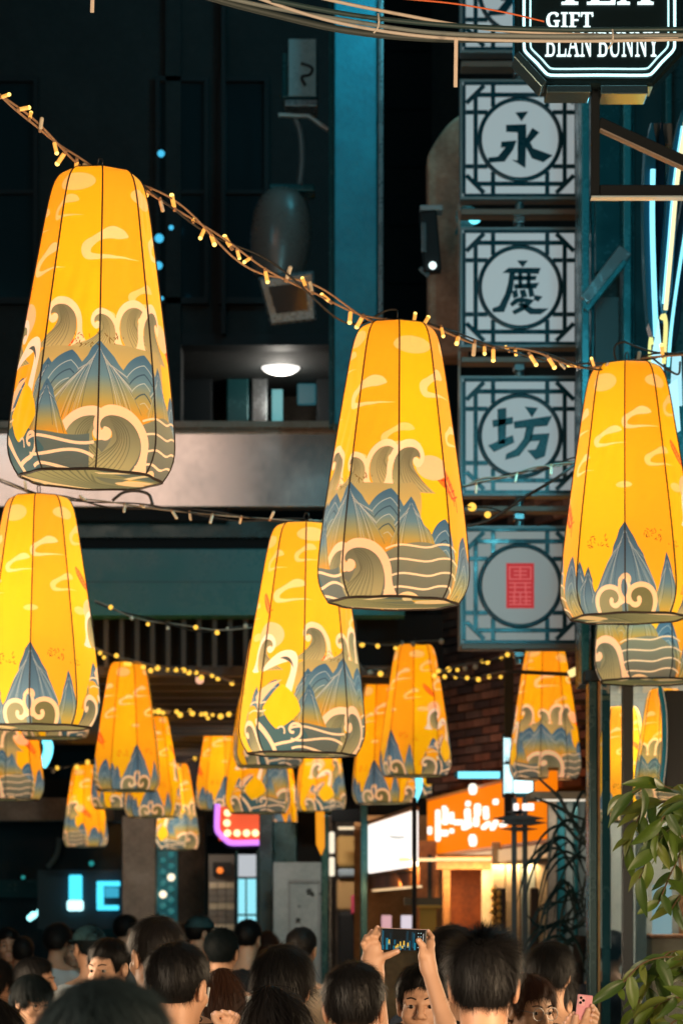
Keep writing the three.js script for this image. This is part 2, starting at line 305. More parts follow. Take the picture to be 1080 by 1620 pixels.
{ // crates and drinks in front of the shop
  const c = P(665, 1490, 27.5), t = thing('parcel_box', 'yellow cardboard box standing on the counter behind the raised phone', 'box', c);
  part('body', pbox(664, 1436, 690, 1492, 27.5, 0.3, 0.01), M(C(0.72, 0.4, 0.06), 0.7), t); part('flap', pbox(661, 1432, 698, 1437, 27.46, 0.34, 0.004), M(C(0.8, 0.46, 0.08), 0.7), t);
  const s = thing('counter', 'wooden counter behind the raised phone', 'counter', P(650, 1450, 28).setY(0));
  part('top', pbox(590, 1492, 720, 1500, 27.2, 0.9, 0.01), mWood, s); part('front', pbox(594, 1500, 716, 1760, 27.3, 0.7), mWood, s);
  for (const [x, col, w] of [[611, '#e8b0b8', 16], [646, '#efe4f2', 24]]) {
    const b = thing('display_screen', x < 620 ? 'small pink glowing screen left of the white one behind the phone' : 'small white glowing screen behind the raised phone', 'screen', P(x, 1470, 29));
    part('screen', pbox(x - w / 2, 1448, x + w / 2, 1470, 29, 0.04, 0.01), glow(S(col), 0.8), b); part('stand', pbox(x - 2, 1470, x + 2, 1492, 29.05, 0.04), mBlack, b);
  }
  const g = thing('hanging_garland', 'hanging string of golden oval charms beside the orange doorway', 'garland', P(783, 1410, 28.3));
  for (let i = 0; i < 14; i++) { const p = P(779 + (i % 2) * 8 + rr(-2, 2), 1408 + i * 5.6, 28.2); part('charm', ball(V(0, 0, 0), 0.026, 8).scale(1, 1.25, 0.7).translate(p.x, p.y, p.z), M(C(0.9, 0.55, 0.12), 0.35, { metalness: 0.4 }), g); }
  part('cord', rod(P(783, 1400, 28.25), P(783, 1490, 28.25), 0.006), mBlack, g);
}
{ // orange sign
  const t = thing('orange_shop_sign', 'large orange lit shop sign with white brush characters', 'sign', V((SA[0] + SB[0]) / 2, 2.37, -29.5));
  const L = Math.hypot(SB[0] - SA[0], SB[1] - SA[1]), y0 = 2.376, y1 = 2.985;
  part('sign_box', lbox(SA, SB, y0, y1, 0.08, -0.04, 0.015), M(C(0.2, 0.04, 0.003), 1, { emissive: C(1, 0.22, 0.003), emissiveIntensity: 0.95, specularIntensity: 0.05 }), t);
  part('rim', [lbox(SA, SB, y1 + 0.002, y1 + 0.03, 0.1, -0.04), lbox(SA, SB, y0 - 0.03, y0 - 0.002, 0.1, -0.04)], M(C(0.75, 0.28, 0.05), 0.5), t);
  // strokes are given by where they show; each is laid on the slanting front of the sign
  const ux = (SB[0] - SA[0]) / L, uz = (SB[1] - SA[1]) / L, on = (px, py) => { // meet the sight line with the sign's front
    const k = (px - 540) / F, s = (-k * SA[1] - SA[0]) / (ux + k * uz), z = SA[1] + uz * s; return [s, EYE + (HORIZON - py) / F * -z];
  };
  const mW = glow(C(1, 0.93, 0.78), 1.6);
  const stroke = (a, b, r0, r1 = r0) => {
    const A = on(...a), B = on(...b), sx = (q) => q * 0.0058, dir = V(B[0] - A[0], B[1] - A[1], 0);
    const xs = 3.4, rA = sx(r0), rB = sx(r1), pts = []; const ang = Math.atan2(dir.y, dir.x / xs);
    for (let i = 0; i <= 10; i++) { const q = ang + Math.PI / 2 + i / 10 * Math.PI; pts.push(new THREE.Vector2(A[0] + Math.cos(q) * rA * xs, A[1] + Math.sin(q) * rA)); }
    for (let i = 0; i <= 10; i++) { const q = ang - Math.PI / 2 + i / 10 * Math.PI; pts.push(new THREE.Vector2(B[0] + Math.cos(q) * rB * xs, B[1] + Math.sin(q) * rB)); }
    const g = new THREE.ExtrudeGeometry(new THREE.Shape(pts), { depth: 0.03, bevelEnabled: false });
    // the face toward the lane is the one on the left of A to B
    g.rotateY(-Math.atan2(uz, ux)).translate(SA[0], 0, SA[1]);
    const nx = uz / 1, nz = -ux; return g.translate(nx * -0.032, 0, nz * -0.032);
  };
  const S1 = [ // first character
    [[686, 1311], [686, 1317], 4], [[699, 1285], [699, 1327], 5], [[711, 1283], [711, 1300], 6], [[708, 1300], [720, 1292], 4], [[705, 1318], [711, 1318], 6], [[721, 1288], [721, 1300], 4], [[721, 1314], [721, 1315], 4],
    [[709, 1278], [709, 1279], 4]];
  const S2 = [[[728, 1301], [736, 1301], 5], [[747, 1271], [747, 1272], 4.5], [[746, 1284], [747, 1300], 6], [[741, 1309], [749, 1305], 5], [[754, 1247], [755, 1250], 8], [[754, 1327], [755, 1332], 8],
    [[762, 1277], [762, 1286], 6.5], [[760, 1296], [760, 1303], 5.5], [[775, 1280], [776, 1292], 5], [[791, 1268], [791, 1269], 4.5], [[772, 1309], [779, 1303], 4], [[786, 1310], [791, 1301], 4], [[801, 1305], [806, 1303], 4]];
  for (const list of [S1, S2]) for (const [a, b, r] of list) part('brush_stroke', stroke(a, b, r), mW, t);
}
{ // white light box sign
  const A = [(582 - 540) / F * 33, -33], B = [(652 - 540) / F * 28.5, -28.5];
  const t = thing('white_light_box', 'blank white glowing light box sign left of the orange sign', 'sign', V(A[0], 2.3, -31));
  part('sign_face', lbox(A, B, 2.17, 2.72, 0.06, -0.03, 0.015), glow(C(1, 0.97, 0.9), 1.3, C(0.8, 0.8, 0.8)), t);
  part('frame', [lbox(A, B, 2.725, 2.76, 0.08, -0.03), lbox(A, B, 2.13, 2.165, 0.08, -0.03)], mWood, t);
  part('apron', lbox(A, B, 1.99, 2.125, 0.06, -0.04), mWoodOrange, t);
  part('added_strip_lamp', lbox([A[0] - 0.02, A[1]], [B[0] - 0.02, B[1]], 1.965, 1.985, 0.05, -0.09), glow(C(1, 0.66, 0.34), 1), t);  // lamp added under the apron to brighten the wood below
  const l = new THREE.RectAreaLight(C(1, 0.64, 0.32), 40, 0.5, 0.3); l.position.copy(P(612, 1400, 29.6)).sub(t.position); l.rotation.x = -Math.PI / 2 + 0.35; t.add(l);
  part('wire', tube([P(617, 1323, 30.4), P(626, 1325, 29.9), P(645, 1324, 29)], 0.006, 12), mBlack, t);
  part('bracket', pbox(651.5, 1262, 659, 1500, 28.2, 0.1), mBlack, t);
}
{ // red neon sign with a purple tube
  const d = 36, t = thing('bulb_sign', 'small red sign with round bulbs inside a purple neon outline', 'sign', P(372, 1310, d));
  const q = (x, y) => { const p = P(x, y, d); return V(p.x, p.y, p.z); };
  part('sign_board', pbox(346, 1276, 410, 1330, d + 0.02, 0.1, 0.02), glow(C(0.9, 0.09, 0.02), 0.7, C(0.4, 0.05, 0.02)), t);
  part('neon_tube', tube([q(344, 1272), q(343.5, 1312), q(345, 1316), q(360, 1331), q(364, 1333), q(410, 1333)], 0.033, 60), glow(C(0.62, 0.2, 0.9), 1.5), t);
  part('neon_backing', tube([q(340, 1272), q(339.5, 1314), q(341, 1319), q(357, 1335), q(361, 1338), q(410, 1338)].map((p) => p.setZ(-d - 0.07)), 0.03, 60), M(C(0.05, 0.02, 0.12), 0.4), t);
  for (const [x, y] of [[360, 1286], [359, 1302], [360, 1318], [375, 1318], [390, 1318], [404, 1318]]) part('bulb', ball(P(x, y, d - 0.03), 0.044), glow(C(1, 0.72, 0.34), 2.2), t);
}
// cyan neon pieces of the bars down the lane
function neon(name, label, pts, r, k, d) { const m = part(name, tube(pts.map(([x, y]) => P(x, y, d)), r, 30, 10), glow(C(0.16, 0.78, 0.95), k)); return tag(m, label, 'neon tube'); }
neon('neon_tube', 'curved pale cyan neon tube hanging between the lanterns at far left', [[73, 1168], [77, 1182], [74, 1198], [66, 1212]], 0.055, 2.6, 34);
neon('neon_tube', 'short bluish neon tube above the white light box', [[661, 1228], [660, 1246], [652, 1268]], 0.05, 2, 30.5);
{
  const t = thing('neon_bar_sign', 'horizontal cyan neon bar above the orange sign', 'sign', P(755, 1226, 25.4));
  part('neon_tube', tube([P(724, 1226, 25.4), P(790, 1226, 25.4)], 0.03, 8), glow(C(0.2, 0.75, 0.9), 1.6), t); part('housing', pbox(718, 1220, 796, 1232, 25.47, 0.05, 0.01), mTealDeep, t);
  const b = thing('neon_box_sign', 'bright cyan-white stepped light box on the signpost', 'sign', P(818, 1215, 25));
  const mN = glow(C(0.62, 0.95, 1), 2.2);
  part('light_panel', pbox(797, 1166, 809, 1206, 26.6, 0.06, 0.01), mN, b); part('light_panel', pbox(797, 1208, 812, 1256, 26.6, 0.06, 0.01), mN, b); part('light_panel', pbox(812.5, 1231, 842, 1254, 26.6, 0.06, 0.01), mN, b);
  part('housing', pbox(794, 1160, 814, 1262, 26.68, 0.06, 0.01), mTealDeep, b); part('housing', pbox(814.5, 1226, 862, 1262, 26.68, 0.06, 0.01), mTealDeep, b);
  for (const [x, w] of [[812, 8], [826, 18]]) part('light_panel', pbox(x, 1271, x + w, 1282, 25, 0.05, 0.008), glow(C(1, 0.92, 0.86), 1.6), b);
  const s = thing('signpost', 'grey double signpost with pointed cross arms in front of the orange sign', 'signpost', P(818, HORIZON, 25.1).setY(0));
  part('pole', pbox(809, 1262, 817, 1780, 25.2, 0.06, 0.01), M(C(0.1, 0.13, 0.14), 0.45, { metalness: 0.4 }), s); part('pole', pbox(826, 1262, 834, 1780, 25.2, 0.06, 0.01), M(C(0.1, 0.13, 0.14), 0.45, { metalness: 0.4 }), s);
  for (const [y, a, z, h] of [[1294, 780, 862, 4.5], [1301, 790, 866, 4], [1311, 792, 852, 3], [1284, 800, 838, 5]]) {
    const sh = new THREE.Shape(), q = (x, yy) => { const p = P(x, yy, 25); return [p.x, p.y]; };
    sh.moveTo(...q(a, y)); sh.lineTo(...q(a + 26, y - h)); sh.lineTo(...q(z - 26, y - h)); sh.lineTo(...q(z, y)); sh.lineTo(...q(z - 26, y + h)); sh.lineTo(...q(a + 26, y + h)); sh.closePath();
    part('arm', new THREE.ExtrudeGeometry(sh, { depth: 0.05, bevelEnabled: true, bevelSize: 0.004, bevelThickness: 0.004, bevelSegments: 1 }).translate(0, 0, -25.14), M(C(0.035, 0.045, 0.048), 0.5), s);
  }
}
{ // dark bar with cyan letters at the far left
  const d = 44, t = thing('neon_letter_sign', 'blurred cyan neon letters glowing in the dark bar at left', 'sign', P(140, 1415, d));
  const mN = glow(C(0.06, 0.62, 0.86), 1.7), mN2 = glow(C(0.5, 0.95, 1), 2);
  part('letter', pbox(109, 1384, 130, 1424, d, 0.08, 0.03), mN, t); part('letter', pbox(106, 1424, 132, 1441, d, 0.08, 0.05), mN2, t);
  part('letter', [pbox(153, 1394, 190, 1402, d, 0.08, 0.02), pbox(153, 1402, 164, 1432, d, 0.08, 0.02), pbox(153, 1432, 188, 1440, d, 0.08, 0.02)], mN, t);
  part('letter', pbox(166, 1404, 188, 1420, d + 0.03, 0.05, 0.02), glow(C(0.04, 0.4, 0.6), 1), t);
  part('letter', pbox(73, 1388, 85, 1430, d + 0.6, 0.05, 0.03), glow(C(0.01, 0.12, 0.13), 1), t);
  part('backing', pbox(60, 1376, 198, 1470, d + 0.12, 0.1), M(C(0.01, 0.05, 0.07), 0.3), t);
  const l = new THREE.RectAreaLight(C(0.1, 0.7, 0.9), 4, 0.9, 0.4); l.position.copy(P(150, 1415, d - 0.1)).sub(t.position); l.rotation.y = Math.PI; t.add(l);
  const b = thing('bar_front', 'dark bar front with a grey beam under the lanterns at far left', 'building', P(90, HORIZON, 46).setY(0));
  part('wall', pbox(-140, 1300, 205, 1800, 46, 0.3), M(C(0.008, 0.03, 0.04), 0.3, { roughnessMap: grimeRough }), b); part('beam', pbox(-140, 1262, 205, 1298, 44.5, 0.6), mGreyStone, b);
  part('beam', pbox(-140, 1232, 205, 1262, 44.8, 0.5), mDark, b);
  part('arch_edge', tube([P(76, 1372, 45.6), P(90, 1352, 45.6), P(95, 1326, 45.6)], 0.04, 16), M(C(0.25, 0.34, 0.36), 0.5), b);
  part('shelf', pbox(-140, 1392, 70, 1420, 45.7, 0.2), mTealDeep, b); part('shelf', pbox(130, 1440, 205, 1500, 45.6, 0.2), mTealPaint, b);
  for (const [i, [x, y, r]] of [[53, 1448, 0.055], [63, 1444, 0.06], [48, 1452, 0.05], [145, 1366, 0.04], [140, 1456, 0.05], [37, 1388, 0.03]].entries())
    part('bulb_light', ball(P(x, y, 45), r), glow(i < 3 ? C(0.35, 0.95, 1) : C(0.02, 0.28, 0.27), i < 3 ? 2.6 : 1), b);
}
{ // piers and doors along the far left side
  const d = 42, t = thing('stone_pier', 'broad grey pier with a teal light strip behind the far left lanterns', 'pillar', P(260, HORIZON, d).setY(0));
  part('shaft', pbox(193, 1290, 246, 1800, d, 0.6, 0.03), mGreyStone, t); part('shaft', pbox(281, 1290, 325, 1800, d + 0.3, 0.6, 0.03), mDarkWarm, t); part('strip_back', pbox(246, 1300, 281, 1800, d + 0.25, 0.2), mTealWall, t);
  for (let i = 0; i < 12; i++) { const w = i === 4 || i === 7; part('strip_light', ball(P(i % 2 ? 258 : 271, 1352 + i * 9, d + 0.2), w ? 0.055 : 0.045), glow(w ? C(1, 0.85, 0.6) : C(0.03, 0.2, 0.2), w ? 1.6 : 0.8), t); }
  part('beam', pbox(180, 1262, 700, 1300, d + 0.5, 0.4), mDark, t);
  const w = thing('tiled_pier', 'pale tiled pier with a small dark niche left of the bright window', 'pillar', P(350, HORIZON, 40).setY(0));
  part('shaft', pbox(330, 1352, 371, 1800, 40.06, 0.5), M(C(0.16, 0.14, 0.12), 0.8), w);
  for (let r = 0; r < 12; r++) for (let c = 0; c < 3; c++) part('tile', pbox(331 + c * 13.6, 1396 + r * 11, 343.6 + c * 13.6, 1405.8 + r * 11, 40.03, 0.06, 0.006), r % 3 ? mGreyStone : mCream, w);
  part('niche', pbox(337, 1364, 366, 1386, 40.02, 0.06), M(C(0.01, 0.012, 0.012), 0.5), w); part('niche_light', ball(P(348, 1377, 39.98), 0.045), glow(C(1, 0.22, 0.03), 1.2), w);
  const b = thing('bright_doorway', 'bright cyan-white glass doorway beside the tiled pier', 'window', P(391, HORIZON, 41).setY(0));
  part('window_light', pbox(376, 1390, 405, 1500, 41.4, 0.05), glow(C(0.3, 0.8, 0.92), 1.1), b); part('window_light', pbox(376, 1352, 405, 1388, 41.4, 0.05), glow(C(0.62, 0.66, 0.7), 0.8), b);
  part('frame', [pbox(373, 1346, 376.5, 1800, 41, 0.2), pbox(405, 1346, 408, 1800, 41, 0.2), pbox(376.5, 1387, 405, 1390.5, 41, 0.1), pbox(388, 1390.5, 390.5, 1500, 41.02, 0.08), pbox(376.5, 1446, 405, 1449, 41.02, 0.08)], mTealDeep, b);
  part('sill_panel', pbox(376.5, 1500, 405, 1800, 41.2, 0.2), mTealPaint, b);
  const c = thing('teal_column', 'dark teal column left of the pale grey door', 'pillar', P(420, HORIZON, 38).setY(0));
  part('shaft', pbox(408, 1286, 432, 1800, 38, 0.5, 0.02), metal(C(0.03, 0.09, 0.11), 0.4, 0.2), c); part('shaft', pbox(432, 1300, 470, 1366, 38.4, 0.4, 0.02), mTealDeep, c);
  const g = thing('grey_door', 'pale grey panelled door with dark scuff marks', 'door', P(472, HORIZON, 37).setY(0));
  part('door_leaf', pbox(432, 1364, 508, 1800, 37, 0.1, 0.01), mPaleBlue, g);
  part('panel', [pbox(456, 1392, 506, 1396, 36.97, 0.03), pbox(456, 1396, 459.5, 1800, 36.97, 0.03), pbox(503, 1396, 506, 1800, 36.97, 0.03)], M(C(0.3, 0.36, 0.38), 0.6), g);
  for (const [x, y, s] of [[489, 1410, 7], [494, 1414, 4], [505, 1414, 4], [473, 1434, 2.4], [471, 1455, 5]]) part('scuff_mark', new THREE.ExtrudeGeometry(new THREE.Shape([0, 1, 2, 3, 4, 5, 6].map((i) => new THREE.Vector2(Math.cos(i * 0.9) * s * rr(0.5, 1) * 0.008, Math.sin(i * 0.9) * s * rr(0.4, 0.9) * 0.008))), { depth: 0.008, bevelEnabled: false }).translate(...P(x, y, 36.98).toArray()), M(C(0.06, 0.08, 0.08), 0.8), g);
  const p = thing('teal_frame', 'slim teal door posts between the grey door and the white sign', 'frame', P(540, HORIZON, 34).setY(0));
  part('post', pbox(508, 1290, 519, 1800, 34, 0.2, 0.01), mTealPaint, p); part('post', pbox(519.6, 1290, 524, 1800, 34.1, 0.1, 0.01), mGreyMetal, p); part('post', pbox(570, 1270, 581, 1800, 32.8, 0.2, 0.01), mTealPaint, p);
  part('post', pbox(526, 1280, 530, 1800, 34.3, 0.08), mBlack, p); part('lintel', pbox(524, 1280, 570, 1300, 34.2, 0.2), mBlack, p); part('lintel', pbox(470, 1280, 508, 1364, 38.6, 0.3), mDark, p);
  const s = thing('clothes_display', 'shop window with ochre goods and a pink tag between teal posts', 'display', P(547, HORIZON, 36).setY(0));
  part('back_panel', pbox(519, 1290, 572, 1800, 36.6, 0.1), mDarkWarm, s);
  part('goods', pbox(532, 1322, 566, 1372, 36, 0.3, 0.06), M(C(0.6, 0.36, 0.12), 0.8), s); part('goods', pbox(534, 1374, 566, 1388, 35.9, 0.3, 0.04), M(C(0.35, 0.45, 0.55), 0.7), s); part('goods', pbox(532, 1390, 566, 1442, 36, 0.3, 0.06), M(C(0.62, 0.38, 0.16), 0.8), s);
  part('goods', pbox(555, 1416, 564, 1446, 35.7, 0.1, 0.02), M(C(0.8, 0.08, 0.18), 0.6), s); part('goods', pbox(534, 1440, 566, 1800, 35.8, 0.3, 0.08), M(C(0.015, 0.015, 0.016), 0.8), s);
  for (const [y0, y1] of [[1316, 1350], [1356, 1386]]) part('strip_light', pbox(520.5, y0, 529, y1, 33.9, 0.05, 0.02), glow(C(1, 0.88, 0.66), 1.1), s);
  const l = new THREE.RectAreaLight(C(1, 0.75, 0.45), 6, 0.35, 0.3); l.position.copy(P(546, 1312, 35.2)).sub(s.position); l.rotation.x = -Math.PI / 2 + 0.5; s.add(l);
  part('shelf_lamp', pbox(535, 1308, 560, 1312, 35.3, 0.2), glow(C(1, 0.78, 0.5), 0.8), s);
}
for (const [x, y, d, k, label] of [[205, 1222, 39, 190, 'added ceiling lamp hidden behind the far left lanterns'], [490, 1180, 34, 190, 'added ceiling lamp hidden behind the sun patch lanterns']]) {  // lamps added out of sight behind lanterns to brighten the piers and door
  const t = thing('ceiling_lamp', label, 'lamp', P(x, y, d)); part('added_lamp_housing', pbox(x - 26, y - 4, x + 26, y + 2, d, 0.2, 0.01), mBlack, t);
  part('added_lamp_diffuser', pbox(x - 24, y + 2.5, x + 24, y + 6, d + 0.02, 0.16), glow(C(1, 0.9, 0.78), 1), t); part('hanger', rod(P(x, y - 4, d + 0.1), P(x, y - 120, d + 0.1), 0.012), mBlack, t);
  const l = new THREE.RectAreaLight(C(1, 0.9, 0.78), k, 0.4, 0.2); l.position.set(0, -0.06, -0.1); l.rotation.x = -0.75; t.add(l);
}
{ // orange pointed pennant
  const d = 33, t = thing('pennant', 'narrow orange pointed pennant hanging between two far lanterns', 'banner', P(506, 1288, d)), q = (x, y) => { const p = P(x, y, d); return [p.x, p.y]; };
  const sh = new THREE.Shape(); sh.moveTo(...q(499, 1284)); sh.lineTo(...q(513, 1284)); sh.lineTo(...q(513.5, 1340)); sh.lineTo(...q(508, 1354)); sh.lineTo(...q(500, 1336)); sh.closePath();
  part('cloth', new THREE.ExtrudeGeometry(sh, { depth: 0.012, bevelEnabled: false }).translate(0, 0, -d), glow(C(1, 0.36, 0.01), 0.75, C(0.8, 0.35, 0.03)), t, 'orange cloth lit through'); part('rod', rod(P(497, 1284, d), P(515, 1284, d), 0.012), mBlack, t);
}
// ------------- the column of square lattice signs
const mSignTeal = M(C(0.003, 0.055, 0.08), 0.5, { roughnessMap: grimeRough });
const bevelPoly = (pts, depth, b = 0.0015) => new THREE.ExtrudeGeometry(new THREE.Shape(pts.map((p) => new THREE.Vector2(...p))), { depth, bevelEnabled: b > 0, bevelSize: b, bevelThickness: b, bevelSegments: 1 });
const GLYPHS = { // brush strokes of the three characters: centre x, centre y, radius of their disc in the coordinates they were read in
  eternal: [563, 438, 127, [[[550, 357], [586, 354], [567, 381]], [[521, 396], [580, 394], [580, 440], [578, 526], [540, 503], [556, 506], [557, 416], [521, 414]],
    [[506, 448], [550, 444], [540, 470], [514, 506], [468, 509], [466, 497], [495, 494], [520, 462], [505, 463]], [[583, 436], [601, 406], [620, 418], [592, 448], [602, 468], [661, 489], [634, 508], [600, 496], [582, 462]]]],
  celebrate: [418, 393, 165, [[[408, 288], [446, 288], [428, 311]], [[350, 335], [372, 318], [498, 318], [490, 338]], [[377, 335], [396, 335], [385, 410], [352, 491], [310, 492], [308, 480], [335, 470], [360, 420], [372, 375]],
    [[396, 350], [482, 350], [478, 363], [396, 363]], [[396, 384], [492, 377], [480, 396], [396, 398]], [[412, 338], [424, 338], [424, 398], [412, 398]], [[446, 338], [458, 338], [458, 398], [446, 398]],
    [[388, 412], [404, 404], [408, 430], [392, 436]], [[418, 408], [436, 405], [444, 430], [424, 433]], [[452, 402], [467, 398], [473, 428], [456, 431]], [[478, 428], [505, 432], [490, 449], [474, 441]],
    [[398, 442], [420, 436], [472, 446], [441, 480], [396, 501], [388, 491], [425, 470], [440, 453], [410, 453], [386, 469], [379, 460]], [[410, 463], [424, 456], [470, 481], [530, 480], [500, 500], [458, 500]]]],
  lane: [824, 693, 63, [[[782, 670], [812, 665], [812, 674], [783, 679]], [[790, 653], [802, 651], [801, 706], [791, 706]], [[776, 708], [812, 693], [814, 703], [784, 717]], [[832, 649], [850, 651], [842, 664]],
    [[815, 672], [872, 663], [865, 677], [816, 681]], [[834, 680], [845, 679], [840, 700], [822, 723], [802, 729], [803, 722], [818, 714], [830, 698]], [[840, 692], [868, 690], [861, 724], [848, 729], [836, 716], [848, 715], [855, 700], [838, 701]]]],
};
function squareSign(label, py, glyph, tone, half = 0.4545) {
  const d = 22, c = P(822, py, d), t = thing('square_sign', label, 'sign', c, 'square lattice signs hung one above the other');
  const at = (g, z = 0) => g.translate(c.x, c.y, c.z + z), H = half;
  part('casing', at(new RoundedBoxGeometry(H * 2, H * 2, 0.16, 2, 0.012), -0.085), M(C(0.16, 0.2, 0.21), 0.4, { metalness: 0.4 }), t);
  const rim = (x0, y0, x1, y1) => at(wbox(x0, y0, 0, x1, y1, 0.022, 0.003), -0.004);
  for (const g of [rim(-H, H - 0.02, H, H), rim(-H, -H, H, -H + 0.02), rim(-H, -H + 0.0205, -H + 0.02, H - 0.0205), rim(H - 0.02, -H + 0.0205, H, H - 0.0205)]) part('rim', g, M(C(0.22, 0.3, 0.32), 0.45, { metalness: 0.3 }), t);
  const face = M(C(0.42, 0.47, 0.48), 0.5, { emissive: tone, emissiveIntensity: 1 });
  part('light_panel', at(wbox(-H + 0.02, -H + 0.02, -0.006, H - 0.02, H - 0.02, 0.002)), face, t);
  const B = 0.94 * H, w = 0.033, lat = (x0, y0, x1, y1) => part('lattice_bar', at(flatBar(V(x0, y0, 0.008), V(x1, y1, 0.008), w, 0.014, 0.002)), mSignTeal, t);
  const a = 0.74 * H, b = 0.45 * H, i = B - w / 2 - 0.001, R = 0.67 * H;
  lat(-B, B, B, B); lat(-B, -B, B, -B); lat(-B, -i, -B, i); lat(B, -i, B, i);
  for (const s of [-1, 1]) {
    lat(-a, s * a, a, s * a); lat(s * a, -a + w / 2 + 0.001, s * a, a - w / 2 - 0.001);
    for (const q of [-1, 1]) {
      lat(q * b, s * i, q * b, s * (a + w / 2 + 0.001)); lat(q * i, s * b, q * (a + w / 2 + 0.001), s * b);
      const cut = Math.sqrt(R * R - b * b) + 0.02; if (a - w / 2 > cut + 0.01) { lat(q * b, s * (a - w / 2 - 0.001), q * b, s * cut); lat(q * (a - w / 2 - 0.001), s * b, q * cut, s * b); }
      part('lattice_bar', at(flatBar(V(q * (i - 0.004), s * 0.6 * H, 0.0115), V(q * 0.6 * H, s * (i - 0.004), 0.0115), w, 0.012, 0.002)), mSignTeal, t);
    }
  }
  part('ring', at(new THREE.TorusGeometry(R, 0.018, 8, 64).scale(1, 1, 0.7), 0.012), mSignTeal, t);
  part('disc_light', at(new THREE.CylinderGeometry(R - 0.004, R - 0.004, 0.012, 64).rotateX(Math.PI / 2), 0.008), face, t);
  if (glyph) {
    const [gx, gy, gr, strokes] = GLYPHS[glyph], k = R * 1.02 / gr;
    part('character', strokes.map((s) => at(bevelPoly(s.map(([x, y]) => [(x - gx) * k, -(y - gy) * k]), 0.008, 0.004), 0.0145)), mSignTeal, t);
  } else {
    part('seal', at(wbox(-0.105, -0.17, 0.014, 0.105, 0.17, 0.02, 0.002), 0), glow(C(0.42, 0.022, 0.026), 0.85, C(0.42, 0.02, 0.022)), t, 'red seal panel');
    const L = (x0, y0, x1, y1) => wbox(Math.min(x0, x1) - 0.005, Math.min(y0, y1) - 0.005, 0.0205, Math.max(x0, x1) + 0.005, Math.max(y0, y1) + 0.005, 0.0235);
    const m = glow(C(0.55, 0.1, 0.1), 0.8, C(0.5, 0.12, 0.11)), ln = [];
    for (const [x0, y0, x1, y1] of [[-0.08, 0.14, 0.08, 0.14], [-0.08, 0.14, -0.08, 0.06], [0.08, 0.14, 0.08, 0.06], [-0.045, 0.11, 0.045, 0.11], [0, 0.14, 0, 0.05], [-0.08, 0.05, 0.08, 0.05], [-0.045, 0.08, 0.045, 0.08], [-0.08, 0.02, 0.08, 0.02], [-0.04, 0.02, -0.04, -0.045],
      [0.04, 0.02, 0.04, -0.045], [-0.08, -0.012, 0.08, -0.012], [-0.08, -0.05, 0.08, -0.05], [-0.08, -0.085, -0.01, -0.085], [0.01, -0.085, 0.08, -0.085], [-0.045, -0.05, -0.045, -0.14], [0.045, -0.05, 0.045, -0.14], [-0.08, -0.115, -0.02, -0.115], [0.02, -0.115, 0.08, -0.115], [0, -0.06, 0, -0.14], [-0.08, -0.142, 0.08, -0.142]]) ln.push(at(L(x0, y0, x1, y1)));
    part('seal_character', ln, m, t);
  }
  return t;
}
const tone = C(0.215, 0.26, 0.275);
squareSign('topmost square lattice sign, cut off behind the cables and the neon tea sign', -11, 'eternal', tone);
squareSign('square lattice sign with the character for eternity, under the neon tea sign', 221, 'eternal', tone);
squareSign('square lattice sign with the character for celebration, second from the neon tea sign', 455, 'celebrate', tone);
squareSign('square lattice sign with the character for lane, crossed by a cable', 690, 'lane', tone.clone().multiplyScalar(0.85));
squareSign('square lattice sign with a red seal, lowest of the column', 927, null, C(0.12, 0.118, 0.11));
{
  const d = 22.12, t = thing('sign_pole', 'steel pole that carries the column of square signs', 'pole', P(821, 1050, d));
  part('pole', rod(P(821, 1050, d), P(821, -320, d), 0.032, 0.032, 16), M(C(0.16, 0.3, 0.33), 0.3, { metalness: 0.7 }), t);
  for (const y of [104, 338, 572, 808, 1026]) { part('tray', pbox(729, y - 8, 916, y + 1, 21.96, 0.2, 0.006), M(C(0.2, 0.17, 0.14), 0.5, { metalness: 0.3 }), t); part('clamp', pbox(812, y + 2, 830, y + 14, 22.04, 0.12, 0.01), mGreyMetal, t); }
  part('hanger_bar', pbox(724, 300, 728, 1030, 22.2, 0.04, 0.004), M(C(0.3, 0.26, 0.22), 0.5), t);
}
// lamps and boxes fixed behind the signs
{
  const d = 23, t = thing('speaker_box', 'dark speaker box with a pale cap left of the second square sign', 'speaker', P(676, 380, d));
  part('body', bar(P(676, 336, d), P(684, 432, d), 0.14, 0.14, 0.02), mBlack, t); part('cap', pbox(664, 324, 700, 332, d - 0.08, 0.2, 0.01), M(C(0.3, 0.33, 0.34), 0.5), t);
  part('grille', pbox(666, 352, 674, 398, d - 0.09, 0.04, 0.006), mGreyMetal, t); part('arm', bar(P(664, 424, d), P(678, 437, d), 0.03, 0.03), mGreyMetal, t);
  part('indicator_light', ball(P(684, 420, d - 0.1), 0.03), glow(C(0.8, 1, 1), 1.8), t);
  const b = thing('cyan_lamp', 'small round cyan lamp between the two upper square signs', 'lamp', P(748, 343, 22.8));
  part('lens_light', ball(P(750, 343, 22.7), 0.055), glow(C(0.15, 0.85, 1), 2.4), b); part('housing', rod(P(738, 343, 22.9), P(738, 343, 23.2), 0.09, 0.07, 16), mTealDeep, b);
  part('stem', rod(P(738, 330, 22.95), P(724, 372, 22.95), 0.03), mTealPaint, b);
  const s = thing('spot_lamps', 'warm little spot lamps on the ledge below the red seal sign', 'lamp', P(880, 1060, 23.5));
  part('arm', bar(P(800, 1062, 23.6), P(925, 1068, 23.6), 0.03, 0.03), mDarkWarm, s); part('spot_light', bar(P(899, 1067, 23.4), P(922, 1056, 23.4), 0.05, 0.06, 0.01), glow(C(1, 0.78, 0.3), 1.3), s);
}
